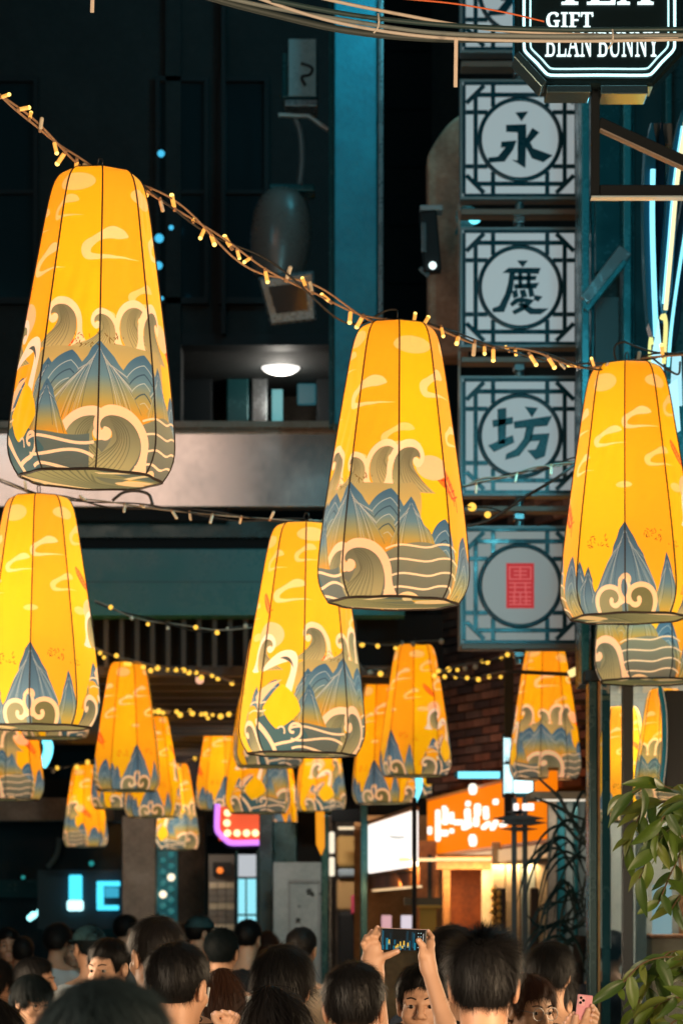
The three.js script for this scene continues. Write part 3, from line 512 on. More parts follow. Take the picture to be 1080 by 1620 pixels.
// floodlight and wall box on the dark wall left of the teal pillar
{
  const d = 24.5, t = thing('hooded_floodlight', 'large hooded floodlight with a glossy tilted lens in front of the dark wall', 'lamp', P(452, 410, d));
  const prof = [[0.03, 0], [0.13, 0.02], [0.2, 0.09], [0.245, 0.22], [0.26, 0.42], [0.235, 0.62], [0.2, 0.76]].map(([r, y]) => new THREE.Vector2(r, -y)), c = P(450, 298, d);
  part('hood', new THREE.LatheGeometry(prof, 32).rotateZ(-0.08).translate(c.x, c.y, c.z), M(C(0.11, 0.09, 0.08), 0.5, { roughnessMap: grimeRough }), t);
  const sh = bevelPoly([[-0.22, 0.15], [0.2, 0.2], [0.22, -0.16], [-0.13, -0.2]], 0.12, 0.02), q = P(455, 470, d - 0.24);
  part('lens_frame', sh.rotateX(0.3).translate(q.x, q.y, q.z), mGreyMetal, t);
  part('lens', bevelPoly([[-0.16, 0.09], [0.15, 0.12], [0.17, -0.1], [-0.09, -0.13]], 0.01, 0).rotateX(0.3).translate(q.x, q.y - 0.035, q.z + 0.145), M(C(0.08, 0.09, 0.1), 0.08, { metalness: 0.7 }), t);
  part('cap', pbox(426, 290, 498, 303, d - 0.1, 0.3, 0.02), mTealDeep, t);
  part('arm', tube([P(474, 292, d + 0.1), P(478, 250, d + 0.1), P(474, 205, d + 0.1), P(466, 186, d + 0.1)], 0.03, 20), M(C(0.14, 0.17, 0.18), 0.4, { metalness: 0.5 }), t);
  part('bracket', [flatBar(P(440, 182, d), P(490, 184, d), 0.03, 0.05, 0.006), flatBar(P(488, 184, d), P(519, 206, d), 0.03, 0.05, 0.006)], M(C(0.36, 0.42, 0.42), 0.4, { metalness: 0.4 }), t);
  const b = thing('wall_box', 'grey-teal box with a dark scribble on its face above the floodlight', 'box', P(478, 108, d));
  part('body', pbox(446, 82, 502, 156, d, 0.3, 0.02), mTealDeep, b); part('face', pbox(456, 61, 500, 152, d - 0.05, 0.04, 0.01), M(C(0.2, 0.27, 0.28), 0.5, { roughnessMap: grimeRough }), b);
  part('tray', pbox(450, 157, 502, 168, d - 0.1, 0.35, 0.01), mGreyMetal, b);
  part('scribble', tube([P(476, 100, d - 0.06), P(494, 108, d - 0.06), P(490, 118, d - 0.06), P(477, 122, d - 0.06), P(483, 136, d - 0.06)], 0.012, 24), mBlack, b);
  const e = thing('blue_bead_string', 'dark hanging wire with blurred blue beads right of the big left lantern', 'light string', P(254, 330, 26));
  part('wire', rod(P(253, 200, 26), P(251, 560, 26), 0.004), mBlack, e);
  for (const [x, y, r] of [[255, 243, 0.032], [252, 377, 0.04], [251, 420, 0.036], [271, 360, 0.022], [256, 472, 0.018]]) part('bead_light', ball(P(x, y, 26), r), glow(C(0.06, 0.5, 0.8), 1.2), e);
}
// ------------- octagonal neon tea sign on its black bracket
{
  const d = 12, font = await new FontLoader().loadAsync('fonts/droid/droid_serif_bold.typeface.json'), reg = await new FontLoader().loadAsync('fonts/droid/droid_serif_regular.typeface.json');
  const t = thing('neon_tea_sign', 'dark octagonal sign with white neon outline and lettering at the top', 'sign', P(942, -60, d));
  const q = (x, y) => { const p = P(x, y, d); return [p.x, p.y]; };
  const oct = (i) => [[818 + i, 92 - i * 0.4], [862 + i * 0.4, 138 - i], [1030 - i * 0.4, 138 - i], [1075 - i, 90 - i * 0.4], [1075 - i, -210 + i], [1030, -256 + i], [862, -256 + i], [818 + i, -210 + i]];
  const body = bevelPoly(oct(0).map(([x, y]) => q(x, y)), 0.14, 0.012).translate(0, 0, -d - 0.15);
  part('casing', body, M(C(0.03, 0.06, 0.065), 0.12, { metalness: 0.75 }), t);
  part('face', bevelPoly(oct(6).map(([x, y]) => q(x, y)), 0.008, 0).translate(0, 0, -d + 0.0045), M(C(0.008, 0.016, 0.018), 0.18), t);
  const line = (i, r, k) => part('neon_tube', tube([...oct(i).flatMap((p, n, a) => { const m = a[(n + 1) % 8], f = (s) => q(p[0] + (m[0] - p[0]) * s, p[1] + (m[1] - p[1]) * s); return [f(0.02), f(0.5), f(0.98)]; })].map(([x, y]) => V(x, y, -d + 0.025)), r, 240, 8, true), glow(C(0.55, 0.95, 0.97), k), t);
  line(10, 0.0055, 2.2); line(20, 0.0035, 1.6);
  const text = (s, x, y, w, f, k, name) => {
    const g = new TextGeometry(s, { font: f, size: 0.1, depth: 0.008, curveSegments: 6 }); g.computeBoundingBox();
    const b = g.boundingBox, A = P(x, y, d), sc = w / F * d / (b.max.x - b.min.x);
    g.translate(-b.min.x, 0, 0).scale(sc, sc * k, 1).translate(A.x, A.y, -d + 0.016);
    part(name, g, glow(C(0.8, 1, 1), 1.5), t);
  };
  text('TEA', 876, 16, 156, font, 1, 'neon_letters'); text('GIFT', 863, 52, 74, font, 1.05, 'neon_letters'); text("BLAN'BUNNY", 861, 98, 180, reg, 2.0, 'neon_letters');
  part('under_plate', pbox(864, 141, 934, 153, d - 0.01, 0.16, 0.004), M(C(0.2, 0.3, 0.32), 0.16, { metalness: 0.9 }), t); part('under_plate', pbox(950, 141, 1024, 155, d - 0.01, 0.16, 0.004), M(C(0.2, 0.3, 0.32), 0.16, { metalness: 0.9 }), t);
  part('edge_plate', flatBar(P(814, 100, d - 0.02), P(858, 148, d - 0.02), 0.03, 0.16, 0.004), M(C(0.2, 0.3, 0.31), 0.15, { metalness: 0.9 }), t);
  const l = new THREE.RectAreaLight(C(0.55, 0.95, 1), 3, 0.5, 0.7); l.position.set(0, 0.05, 0.06); l.rotation.y = Math.PI; t.add(l);
  t.position.y += 0.017;
  const b = thing('sign_bracket', 'black triangular steel bracket under the neon tea sign', 'bracket', P(942, 220, d));
  part('upright', pbox(935, 142, 948, 311, d + 0.06, 0.05, 0.004), mBlack, b); part('bottom_bar', pbox(948.5, 292, 1100, 309, d + 0.06, 0.05, 0.004), mBlack, b);
  part('diagonal_bar', flatBar(P(946, 195, d + 0.085), P(1100, 265, d + 0.085), 0.045, 0.046, 0.004), mBlack, b); part('lower_edge', pbox(935, 309.5, 1100, 312, d + 0.05, 0.06), M(C(0.7, 0.85, 0.88), 0.3, { metalness: 0.3 }), b);
  part('diagonal_edge', flatBar(P(948, 206, d + 0.082), P(1100, 276, d + 0.082), 0.006, 0.05), M(C(0.5, 0.4, 0.32), 0.4, { metalness: 0.4 }), b);
}
// ------------- tall blue neon blades at the right edge
{
  const d = 14.4, t = thing('neon_blade_sign', 'tall curved blue neon blades glowing at the right edge', 'sign', P(1052, 380, d));
  const blade = (pts, w, m, dd) => part('blade', tubeRibbon(pts, w, 0.12, dd), m, t);
  const q = (x, y, dd) => P(x, y, dd);
  function tubeRibbon(pts, w, thick, dd) {
    const cur = new THREE.CatmullRomCurve3(pts.map(([x, y]) => q(x, y, dd))), n = 40, L = [], R = [];
    for (let i = 0; i <= n; i++) { const p = cur.getPoint(i / n), tg = cur.getTangent(i / n), nx = -tg.y, ny = tg.x, k = w * Math.min(1, 3 * Math.sin(Math.PI * clamp(i / n, 0.02, 0.98))) / 2; L.push(new THREE.Vector2(p.x + nx * k, p.y + ny * k)); R.unshift(new THREE.Vector2(p.x - nx * k, p.y - ny * k)); }
    return new THREE.ExtrudeGeometry(new THREE.Shape([...L, ...R]), { depth: thick, bevelEnabled: true, bevelSize: 0.003, bevelThickness: 0.003, bevelSegments: 1 }).translate(0, 0, -dd - thick);
  }
  const mBlue = metal(C(0.015, 0.14, 0.26), 0.3, 0.4), mNavy = metal(C(0.006, 0.03, 0.06), 0.3, 0.3);
  blade([[1031, 195], [1026, 300], [1028, 430], [1036, 545]], 0.05, mBlue, d); blade([[1046, 195], [1042, 330], [1044, 450], [1050, 590]], 0.045, mNavy, d + 0.05);
  blade([[1092, 150], [1069, 250], [1058, 380], [1050, 505]], 0.05, mBlue, d - 0.1); blade([[1100, 260], [1082, 360], [1070, 450], [1060, 560]], 0.06, mNavy, d - 0.06);
  const T = (pts, r, c, k, dd) => part('neon_tube', tube(pts.map(([x, y]) => q(x, y, dd)), r, 40, 10), glow(c, k), t);
  const cy = C(0.25, 0.82, 1);
  T([[1032, 268], [1031, 340], [1033, 430], [1037, 532]], 0.013, cy, 1.5, d - 0.02);
  T([[1086, 180], [1071, 280], [1061, 390], [1052, 490]], 0.011, C(1, 0.9, 0.5), 1.2, d - 0.13); T([[1079, 200], [1066, 290], [1057, 390], [1049, 480]], 0.009, cy, 1.6, d - 0.12);
  T([[1086, 350], [1073, 430], [1061, 520], [1056, 580]], 0.008, cy, 1.5, d - 0.1);
  T([[1027, 575], [1027, 545], [1029, 534], [1031, 545]], 0.008, C(0.85, 0.9, 0.3), 1.1, d - 0.1); T([[1045, 505], [1049, 498], [1052, 510], [1051, 545], [1049, 575]], 0.011, C(0.9, 0.86, 0.3), 1.1, d - 0.14);
  const fl = (pts, dd, k) => part('light_panel', bevelPoly(pts.map(([x, y]) => { const p = P(x, y, dd); return [p.x, p.y]; }), 0.03, 0.002).translate(0, 0, -dd - 0.03), glow(C(0.45, 0.88, 1), k), t);
  fl([[1041, 505], [1049, 590], [1026, 590]], d - 0.04, 1.3); fl([[1064, 560], [1076, 560], [1078, 640], [1060, 640]], d, 1); fl([[1056, 610], [1070, 600], [1075, 680], [1058, 690]], d - 0.05, 1.2);
  part('cap', pbox(1030, 194, 1063, 230, d + 0.1, 0.2, 0.01), M(C(0.3, 0.28, 0.25), 0.4, { metalness: 0.4 }), t);
  const l = new THREE.RectAreaLight(C(0.18, 0.7, 0.9), 9, 0.2, 1.1); l.position.set(0, 0.1, 0.3); l.rotation.y = Math.PI * 0.72; t.add(l);
  const l2 = new THREE.RectAreaLight(C(0.14, 0.72, 0.86), 170, 0.2, 1.1); l2.position.set(-0.06, 0.3, -0.2); l2.rotation.y = 0.3; t.add(l2);
  const r = thing('round_edged_sign', 'dark sign plate with a bright blue curved edge behind the shop glass', 'sign', P(1062, 1168, 16.8));
  const e = 16.85;
  part('plate', pbox(1051, 1092, 1130, 1246, e, 0.05, 0.01), M(C(0.015, 0.017, 0.018), 0.35), r); part('edge', tubeRibbon([[1043, 1082], [1050, 1120], [1051, 1190], [1046, 1246]], 0.028, 0.05, e - 0.02), metal(C(0.02, 0.25, 0.4), 0.3, 0.3), r);
  part('rim', tube([[1046, 1084], [1053, 1120], [1054, 1190], [1048, 1248]].map(([x, y]) => q(x, y, e - 0.03)), 0.003, 24), M(C(0.7, 0.75, 0.75), 0.3), r);
}
{ // unseen billboard added above the picture as something bright for the fascia to mirror
  const t = thing('added_billboard', 'added unseen warm billboard glowing high over the left side of the lane', 'billboard', V(-3.9, 7.6, -14));
  part('added_sign_glow', wbox(-6.2, 6.5, -14.02, -1.6, 9.0, -14), glow(C(1, 0.58, 0.44), 1.35, C(0.4, 0.3, 0.26)), t); part('frame', wbox(-6.3, 6.42, -13.99, -1.5, 9.1, -13.85), mBlack, t);
  const l = new THREE.RectAreaLight(C(1, 0.6, 0.46), 0.8, 4.4, 2.4); l.position.set(0, 0.1, -0.04); t.add(l);
}
// neon signs added unseen above the picture to tint pillar, fascia and steel bays
for (const [x, y, z, w, h, ry, k, label] of [[1.3, 9.9, -22.7, 1.0, 1.6, 0.8, 11, 'added unseen cyan neon sign high above the brick building'], [-4.6, 8.6, -17.5, 0.8, 1.6, -0.6, 2, 'added unseen cyan neon sign high on the left side of the lane']]) {
  const t = thing('added_neon_sign', label, 'sign', V(x, y, z));
  part('casing', new THREE.BoxGeometry(w + 0.1, h + 0.1, 0.12).rotateY(ry).translate(x, y, z), mBlack, t);
  const o = V(Math.sin(ry), 0, Math.cos(ry)).multiplyScalar(-0.075);
  part('added_sign_glow', new THREE.BoxGeometry(w, h, 0.02).rotateY(ry).translate(x + o.x, y, z + o.z), glow(C(0.12, 0.7, 0.85), 1.2), t);
  const l = new THREE.RectAreaLight(C(0.12, 0.72, 0.9), k, w, h); l.position.copy(o).multiplyScalar(1.6); l.rotation.y = ry; t.add(l);
}
// ------------- the printed cloth of the lanterns: eight gores side by side
const AW = 2048, AH = 1120;
const art = canvasTex(AW, AH, (g) => {
  const PW = AW / 8;
  const gores = ['#ffc010', '#ffae16', '#ffc408', '#ffb412', '#ffbe0e', '#ffb016', '#ffc30a', '#ffb214'];
  gores.forEach((c, i) => { g.fillStyle = c; g.fillRect(i * PW, 0, PW + 1, AH); });
  let ox = 0;
  const wrap = (f, x) => { for (const o of [-AW, 0, AW]) if (x + ox + o > -700 && x + ox + o < AW + 700) { g.save(); g.translate(o, 0); f(); g.restore(); } };
  const cloud = (x, y, s, col) => wrap(() => { // ribbon clouds: a long wisp that turns back on itself
    const key = [[135, -14, 5], [100, -20, 17], [50, -20, 20], [0, -8, 14], [-46, 8, 13], [-84, 30, 17], [-80, 54, 14], [-30, 62, 9], [40, 58, 6], [120, 56, 3], [190, 58, 1]], c = new THREE.CatmullRomCurve3(key.map(([a, e, r]) => V(a, e, r)));
    g.fillStyle = col; g.beginPath(); for (let i = 0; i <= 160; i++) { const p = c.getPoint(i / 160), r = Math.max(0.8, p.z) * s; g.moveTo(x + p.x * s + r * 1.5, y + p.y * s); g.ellipse(x + p.x * s, y + p.y * s, r * 1.5, r, 0, 0, 7); } g.fill('nonzero');
  }, x);
  const puff = (x, y, a, b, col) => wrap(() => { g.fillStyle = col; g.beginPath(); g.ellipse(x, y, a, b, 0, 0, 7); g.fill(); }, x);
  const mountain = (x, y, w, h, base, cols, lines = 9, sd = 1) => wrap(() => {
    const jag = (i) => Math.sin(i * 12.9898 + sd * 78.233) * 43758.5453 % 1, left = [], right = [], n = 12;
    for (let i = 0; i <= n; i++) { const t = i / n, e = Math.pow(t, 0.82), k = (jag(i) - 0.3) * w * 0.05 * Math.sin(Math.PI * t); left.push([x - w * 0.5 * e * (0.92 + 0.08 * t) + k, y + h * t]); right.push([x + w * 0.5 * e + k * 0.7, y + h * t]); }
    const grad = g.createLinearGradient(0, y, 0, y + h); cols.forEach(([s, c]) => grad.addColorStop(s, c));
    g.fillStyle = grad; g.beginPath(); g.moveTo(...left[0]); for (const p of right) g.lineTo(...p); for (const p of left.reverse()) g.lineTo(...p); g.fill();
    g.save(); g.clip(); g.lineCap = 'round';
    for (let i = 0; i < lines; i++) for (const s of [-1, 1]) { // ridge lines fanning down from the peak
      const o = (i + 0.6) / lines; g.lineWidth = 1.2 + 0.9 * Math.abs(jag(i + 40)); g.strokeStyle = i % 3 ? 'rgba(196,206,196,0.75)' : 'rgba(24,44,62,0.65)'; g.beginPath(); g.moveTo(x + s * o * w * 0.06, y + h * 0.07 * (1 + 2.6 * o));
      g.bezierCurveTo(x + s * w * (0.05 + 0.12 * o), y + h * (0.22 + 0.12 * o), x + s * w * (0.1 + 0.24 * o), y + h * (0.42 + 0.08 * jag(i)), x + s * w * (0.12 + 0.46 * o), y + h * (0.82 + 0.16 * jag(i + 9))); g.stroke();
    }
    g.restore();
  }, x);
  const ringHill = (x, y, w, h, cols) => wrap(() => { // a hill of nested contour lines
    const grad = g.createLinearGradient(0, y, 0, y + h); cols.forEach(([s, c]) => grad.addColorStop(s, c));
    const out = (k) => { g.beginPath(); g.moveTo(x - w * 0.5 * k, y + h); g.bezierCurveTo(x - w * 0.42 * k, y + h * (1 - 0.75 * k), x - w * 0.2 * k, y + h * (1 - 0.96 * k), x + w * 0.06 * k, y + h * (1 - k)); g.bezierCurveTo(x + w * 0.2 * k, y + h * (1 - 0.9 * k), x + w * 0.4 * k, y + h * (1 - 0.6 * k), x + w * 0.5 * k, y + h); };
    out(1); g.fillStyle = grad; g.fill();
    for (const [k, c, lw] of [[0.86, 'rgba(190,205,200,0.85)', 3], [0.74, 'rgba(30,60,84,0.7)', 5], [0.62, 'rgba(190,205,200,0.85)', 3], [0.48, 'rgba(30,60,84,0.7)', 5], [0.36, 'rgba(190,205,200,0.8)', 2.5], [0.22, 'rgba(30,60,84,0.7)', 5]]) { out(k); g.strokeStyle = c; g.lineWidth = lw; g.stroke(); }
  }, x);
  const wave = (x, y, s, flip, fill, edge, dark, tail = 1) => wrap(() => { // a breaking wave: hooked crest, long tail, foam along its back
    g.save(); g.translate(x, y); g.scale(s * flip, s);
    const grad = g.createLinearGradient(0, -150, 0, 40); grad.addColorStop(0, dark); grad.addColorStop(0.35, fill); grad.addColorStop(1, '#b5ab72'); g.fillStyle = grad;
    const body = () => { g.beginPath(); g.moveTo(-250 * tail, 36); g.bezierCurveTo(-190 * tail, 16, -92, 2, -62, -34); g.bezierCurveTo(-44, -58, -40, -76, -58, -84); g.bezierCurveTo(-74, -92, -92, -78, -86, -62); g.bezierCurveTo(-108, -84, -92, -122, -52, -124); g.bezierCurveTo(6, -128, 44, -92, 48, -40); g.bezierCurveTo(50, -8, 36, 22, 8, 40); g.closePath(); };
    body(); g.fill(); g.save(); body(); g.clip(); g.strokeStyle = 'rgba(70,74,54,0.55)'; g.lineWidth = 2.4;
    for (let i = 0; i < 8; i++) { g.beginPath(); g.moveTo(-60 + i * 4, -120 + i * 7); g.bezierCurveTo(10 - i * 5, -110 + i * 9, 40 - i * 9, -40, -20 - i * 22, 34); g.stroke(); }
    g.restore();
    g.fillStyle = edge; g.beginPath(); g.moveTo(-88, -58); g.bezierCurveTo(-126, -86, -100, -142, -50, -146); g.bezierCurveTo(22, -150, 76, -100, 76, -36); g.bezierCurveTo(76, -4, 92, 20, 118, 34); g.bezierCurveTo(80, 50, 44, 44, 16, 44); g.bezierCurveTo(50, 20, 56, -10, 50, -44); g.bezierCurveTo(42, -92, 4, -122, -50, -118); g.bezierCurveTo(-82, -114, -92, -92, -80, -76); g.bezierCurveTo(-66, -92, -46, -84, -48, -68); g.bezierCurveTo(-52, -48, -76, -44, -88, -58); g.fill();
    g.restore();
  }, x);
  const swirl = (x, y, s, flip, edge, fill) => wrap(() => { // a hooked foam curl over a round eye
    g.save(); g.translate(x, y); g.scale(s * flip, s); g.fillStyle = fill; g.beginPath(); g.ellipse(0, -46, 62, 58, 0, 0, 7); g.fill(); g.fillRect(-62, -46, 124, 60);
    g.lineCap = 'round'; g.strokeStyle = edge; g.lineWidth = 20; g.beginPath(); g.moveTo(-66, 10); g.bezierCurveTo(-78, -70, -40, -110, 10, -104); g.bezierCurveTo(58, -98, 72, -52, 40, -32); g.bezierCurveTo(20, -22, 0, -36, 10, -52); g.stroke();
    g.lineWidth = 15; g.beginPath(); g.moveTo(44, -36); g.bezierCurveTo(96, -40, 112, -90, 92, -128); g.bezierCurveTo(76, -152, 46, -138, 56, -116); g.stroke(); g.restore();
  }, x);
  const band = (x0, x1, y, a, w, col) => { g.strokeStyle = col; g.lineWidth = w; g.lineCap = 'round'; g.beginPath(); for (let i = 0; i <= 40; i++) { const x = lerp(x0, x1, i / 40), yy = y + Math.sin((x - x0) / 130 + y) * a; i ? g.lineTo(x, yy) : g.moveTo(x, yy); } g.stroke(); };
  const leaves = (x, y, n, w, h) => wrap(() => { for (let i = 0; i < n; i++) { g.save(); g.translate(x + rr(-w, w), y + rr(-h, h)); g.rotate(rr(0, 6)); g.fillStyle = 'rgba(92,68,10,0.85)'; g.beginPath(); g.ellipse(0, 0, rr(3, 9), rr(1.2, 2.6), 0, 0, 7); g.fill(); g.restore(); } }, x);
  const PALE = 'rgba(250,212,146,0.8)', PALE2 = 'rgba(253,218,160,0.88)', CREAM = '#f4d9ac', OLIVE = '#8f8e66', OLIVE2 = '#75785c', SLATE = '#566a66', TEAL = '#3f6468';
  const blue = [[0, '#34597a'], [0.45, '#5a8090'], [0.75, '#a99b4c'], [1, '#dca21c']], blueOnly = [[0, '#2f5068'], [0.55, '#587c90'], [1, '#6f8a86']], gold = [[0, '#35607f'], [0.38, '#5c8494'], [0.62, '#a59a58'], [0.82, '#d79a26'], [1, '#f29a16']];
  // the sky of the print
  for (const [x, y, s] of [[330, 250, 0.9], [470, 420, 0.8], [890, 330, 1.0], [1010, 150, 0.8], [1290, 280, 1.15], [1520, 460, 0.8], [1800, 240, 1.1], [1950, 440, 0.8], [120, 330, 0.8], [700, 180, 0.9]]) cloud(x, y, s, rnd() > 0.5 ? PALE : PALE2);
  for (const [x, y, a, b] of [[60, 100, 120, 40], [560, 96, 130, 30], [1080, 70, 150, 34], [1640, 110, 150, 36], [1300, 560, 60, 16], [620, 560, 66, 20], [250, 560, 50, 14]]) puff(x, y, a, b, PALE);
  // red-orange bird feathers
  const bird = (x, y, s) => wrap(() => { g.save(); g.translate(x, y); g.rotate(0.6); g.fillStyle = '#ff7a1c'; g.beginPath(); g.ellipse(0, 0, 92 * s, 28 * s, 0, 0, 7); g.fill(); g.strokeStyle = '#e8450f'; g.lineWidth = 5 * s; g.lineCap = 'round'; for (let i = 0; i < 13; i++) { g.beginPath(); g.moveTo(-80 * s + i * 13 * s, (i % 2 ? 16 : -16) * s); g.quadraticCurveTo(-60 * s + i * 13 * s, 0, -52 * s + i * 14 * s, (i % 2 ? -22 : 22) * s); g.stroke(); } g.strokeStyle = '#ffc05a'; g.beginPath(); g.moveTo(-70 * s, 0); g.lineTo(72 * s, 4 * s); g.stroke(); g.restore(); }, x);
  bird(700, 400, 0.9); bird(1800, 640, 1.4); bird(1180, 690, 0.8);
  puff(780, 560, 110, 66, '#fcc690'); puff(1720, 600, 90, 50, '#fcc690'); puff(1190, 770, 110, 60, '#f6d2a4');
  // side A (gores 0 to 2): the low pointed peak with two foam curls
  for (const x of [40, 2000]) mountain(x - 30, 880, 190, 280, 0, blue, 6, x);
  ringHill(1960, 850, 240, 300, blue); ringHill(1760, 800, 230, 320, gold); mountain(470, 850, 150, 300, 0, blue, 6, 3); mountain(60, 905, 150, 240, 0, blueOnly, 6, 5);
  mountain(256, 720, 420, 420, 0, blueOnly, 11, 2); leaves(110, 800, 26, 60, 26); leaves(390, 780, 26, 60, 26); leaves(520, 815, 10, 46, 16); leaves(256, 700, 2, 10, 8);
  swirl(170, 1110, 1.05, 1, CREAM, OLIVE); swirl(338, 1110, 1.12, -1, '#f6cf9a', '#6d6c42');
  ox = 190; g.save(); g.translate(ox, 0);
  // side B (gores 4 to 6): high waves above a range of hills, more waves below
  wave(930, 640, 1.0, 1, OLIVE2, CREAM, '#6b6c50', 0.7); wave(1240, 640, 1.0, -1, OLIVE, CREAM, '#7b7a58', 0.9); wave(1370, 660, 1.15, -1, OLIVE2, '#f6d9ac', '#66674c', 0.6); wave(1130, 655, 0.8, 1, OLIVE, CREAM, '#7b7a58', 1);
  { const gr = g.createLinearGradient(0, 640, 0, 800); gr.addColorStop(0, '#9d9768'); gr.addColorStop(1, '#cfb35c'); g.fillStyle = gr; g.beginPath(); g.moveTo(800, 690); g.bezierCurveTo(900, 650, 1000, 700, 1100, 668); g.bezierCurveTo(1220, 650, 1320, 690, 1420, 662); g.bezierCurveTo(1480, 690, 1470, 760, 1440, 860); g.lineTo(800, 880); g.bezierCurveTo(770, 800, 770, 730, 800, 690); g.fill(); }
  mountain(860, 715, 330, 270, 0, gold, 9, 9); ringHill(950, 690, 300, 270, gold); ringHill(1290, 690, 300, 270, gold); mountain(1410, 720, 300, 260, 0, gold, 9, 8); mountain(1090, 655, 560, 330, 0, gold, 26, 7);
  leaves(1030, 655, 20, 60, 24); leaves(1160, 645, 14, 50, 18);
  { const gr = g.createLinearGradient(0, 930, 0, 1120); gr.addColorStop(0, '#7d8268'); gr.addColorStop(1, '#63675a'); g.fillStyle = gr; g.beginPath(); g.moveTo(770, 1000); g.bezierCurveTo(880, 950, 960, 1030, 1080, 1016); g.bezierCurveTo(1200, 1006, 1340, 880, 1500, 900); g.bezierCurveTo(1580, 910, 1620, 980, 1660, 1120); g.lineTo(770, 1120); g.fill(); }
  for (const [x0, y, w] of [[1290, 905, 330], [1270, 960, 360], [1300, 1015, 330], [1280, 1066, 350]]) { g.strokeStyle = CREAM; g.lineWidth = 8; g.lineCap = 'round'; g.beginPath(); g.moveTo(x0, y + 22); g.bezierCurveTo(x0 + w * 0.3, y - 14, x0 + w * 0.5, y + 30, x0 + w * 0.7, y + 4); g.bezierCurveTo(x0 + w * 0.85, y - 12, x0 + w, y - 4, x0 + w + 40, y + 18); g.stroke(); }
  for (const [x0, y, w] of [[700, 990, 330], [720, 1046, 300]]) { g.strokeStyle = CREAM; g.lineWidth = 9; g.beginPath(); g.moveTo(x0, y - 10); g.bezierCurveTo(x0 + w * 0.4, y - 20, x0 + w * 0.6, y + 34, x0 + w, y + 26); g.stroke(); }
  wave(1010, 1075, 1.25, -1, OLIVE, CREAM, '#66684a', 0.8); wave(1215, 1080, 1.35, 1, OLIVE2, '#f6d2a2', '#62634a', 0.7);
  g.fillStyle = '#f3cf96'; g.beginPath(); g.moveTo(1330, 1120); g.quadraticCurveTo(1400, 1060, 1490, 1120); g.fill();
  g.restore(); ox = -844; g.save(); g.translate(ox, 0);
  // side C (gores 2 to 4): crane, sun and the sea
  wave(1580, 690, 0.95, -1, OLIVE, '#f3ead2', '#6f7050', 0.7); mountain(1560, 800, 300, 230, 0, gold, 8, 13); ringHill(1690, 770, 230, 260, gold); mountain(1900, 790, 240, 240, 0, gold, 7, 14);
  wrap(() => { g.lineCap = 'round'; g.fillStyle = '#f6ead0'; g.beginPath(); g.moveTo(1596, 740); g.bezierCurveTo(1660, 640, 1760, 610, 1812, 640); g.bezierCurveTo(1850, 670, 1820, 740, 1790, 870); g.bezierCurveTo(1770, 850, 1756, 820, 1766, 790); g.bezierCurveTo(1790, 740, 1800, 700, 1776, 684); g.bezierCurveTo(1720, 690, 1650, 720, 1596, 740); g.fill();
    g.fillStyle = '#4b5650'; g.beginPath(); g.moveTo(1716, 668); g.quadraticCurveTo(1790, 640, 1806, 720); g.quadraticCurveTo(1786, 676, 1716, 668); g.fill(); g.fillStyle = '#f5cf9c'; g.beginPath(); g.moveTo(1560, 850); g.quadraticCurveTo(1650, 780, 1740, 770); g.quadraticCurveTo(1660, 820, 1600, 910); g.fill(); }, 1700);
  { const gr = g.createLinearGradient(0, 950, 0, 1120); gr.addColorStop(0, '#61746c'); gr.addColorStop(1, '#566058'); g.fillStyle = gr; g.beginPath(); g.moveTo(1440, 1000); g.bezierCurveTo(1560, 930, 1700, 1010, 1800, 980); g.bezierCurveTo(1900, 960, 1980, 1010, 2090, 990); g.lineTo(2090, 1120); g.lineTo(1440, 1120); g.fill(); }
  g.fillStyle = TEAL; g.beginPath(); g.moveTo(1590, 960); g.bezierCurveTo(1700, 900, 1850, 960, 1900, 1040); g.lineTo(1840, 1120); g.lineTo(1600, 1120); g.fill();
  wrap(() => { g.fillStyle = '#ffcb08'; g.beginPath(); g.moveTo(1740, 790); g.quadraticCurveTo(1846, 850, 1852, 920); g.quadraticCurveTo(1790, 990, 1716, 1004); g.quadraticCurveTo(1640, 940, 1636, 900); g.quadraticCurveTo(1690, 820, 1740, 790); g.fill(); g.fillStyle = '#ffb40e'; g.beginPath(); g.moveTo(1480, 900); g.quadraticCurveTo(1560, 870, 1594, 930); g.quadraticCurveTo(1584, 1020, 1560, 1076); g.quadraticCurveTo(1490, 1070, 1480, 900); g.fill(); }, 1700);
  for (const [y, k] of [[1000, 1], [1050, -1], [1094, 1]]) { g.strokeStyle = CREAM; g.lineWidth = 11; g.beginPath(); g.moveTo(1800, y); g.bezierCurveTo(1900, y - 30 * k, 2000, y + 40 * k, 2110, y + 20); g.stroke(); }
  g.strokeStyle = CREAM; g.lineWidth = 26; g.lineCap = 'round'; g.beginPath(); g.moveTo(1590, 965); g.bezierCurveTo(1640, 1000, 1690, 1050, 1690, 1112); g.stroke(); g.lineWidth = 14; g.beginPath(); g.moveTo(1690, 1080); g.bezierCurveTo(1770, 1060, 1810, 1070, 1850, 1040); g.bezierCurveTo(1880, 1000, 1850, 975, 1816, 980); g.bezierCurveTo(1784, 990, 1790, 1026, 1814, 1020); g.stroke(); g.lineWidth = 9; g.beginPath(); g.moveTo(1728, 1000); g.bezierCurveTo(1750, 984, 1770, 996, 1764, 1024); g.stroke();
  g.lineWidth = 8; for (const y of [885, 925]) { g.beginPath(); g.moveTo(1500, y); g.bezierCurveTo(1560, y - 26, 1610, y + 6, 1650, y - 10); g.stroke(); }
  wave(1530, 1090, 0.9, 1, OLIVE2, CREAM, '#5f6048', 0.5);
  g.restore(); ox = 0;
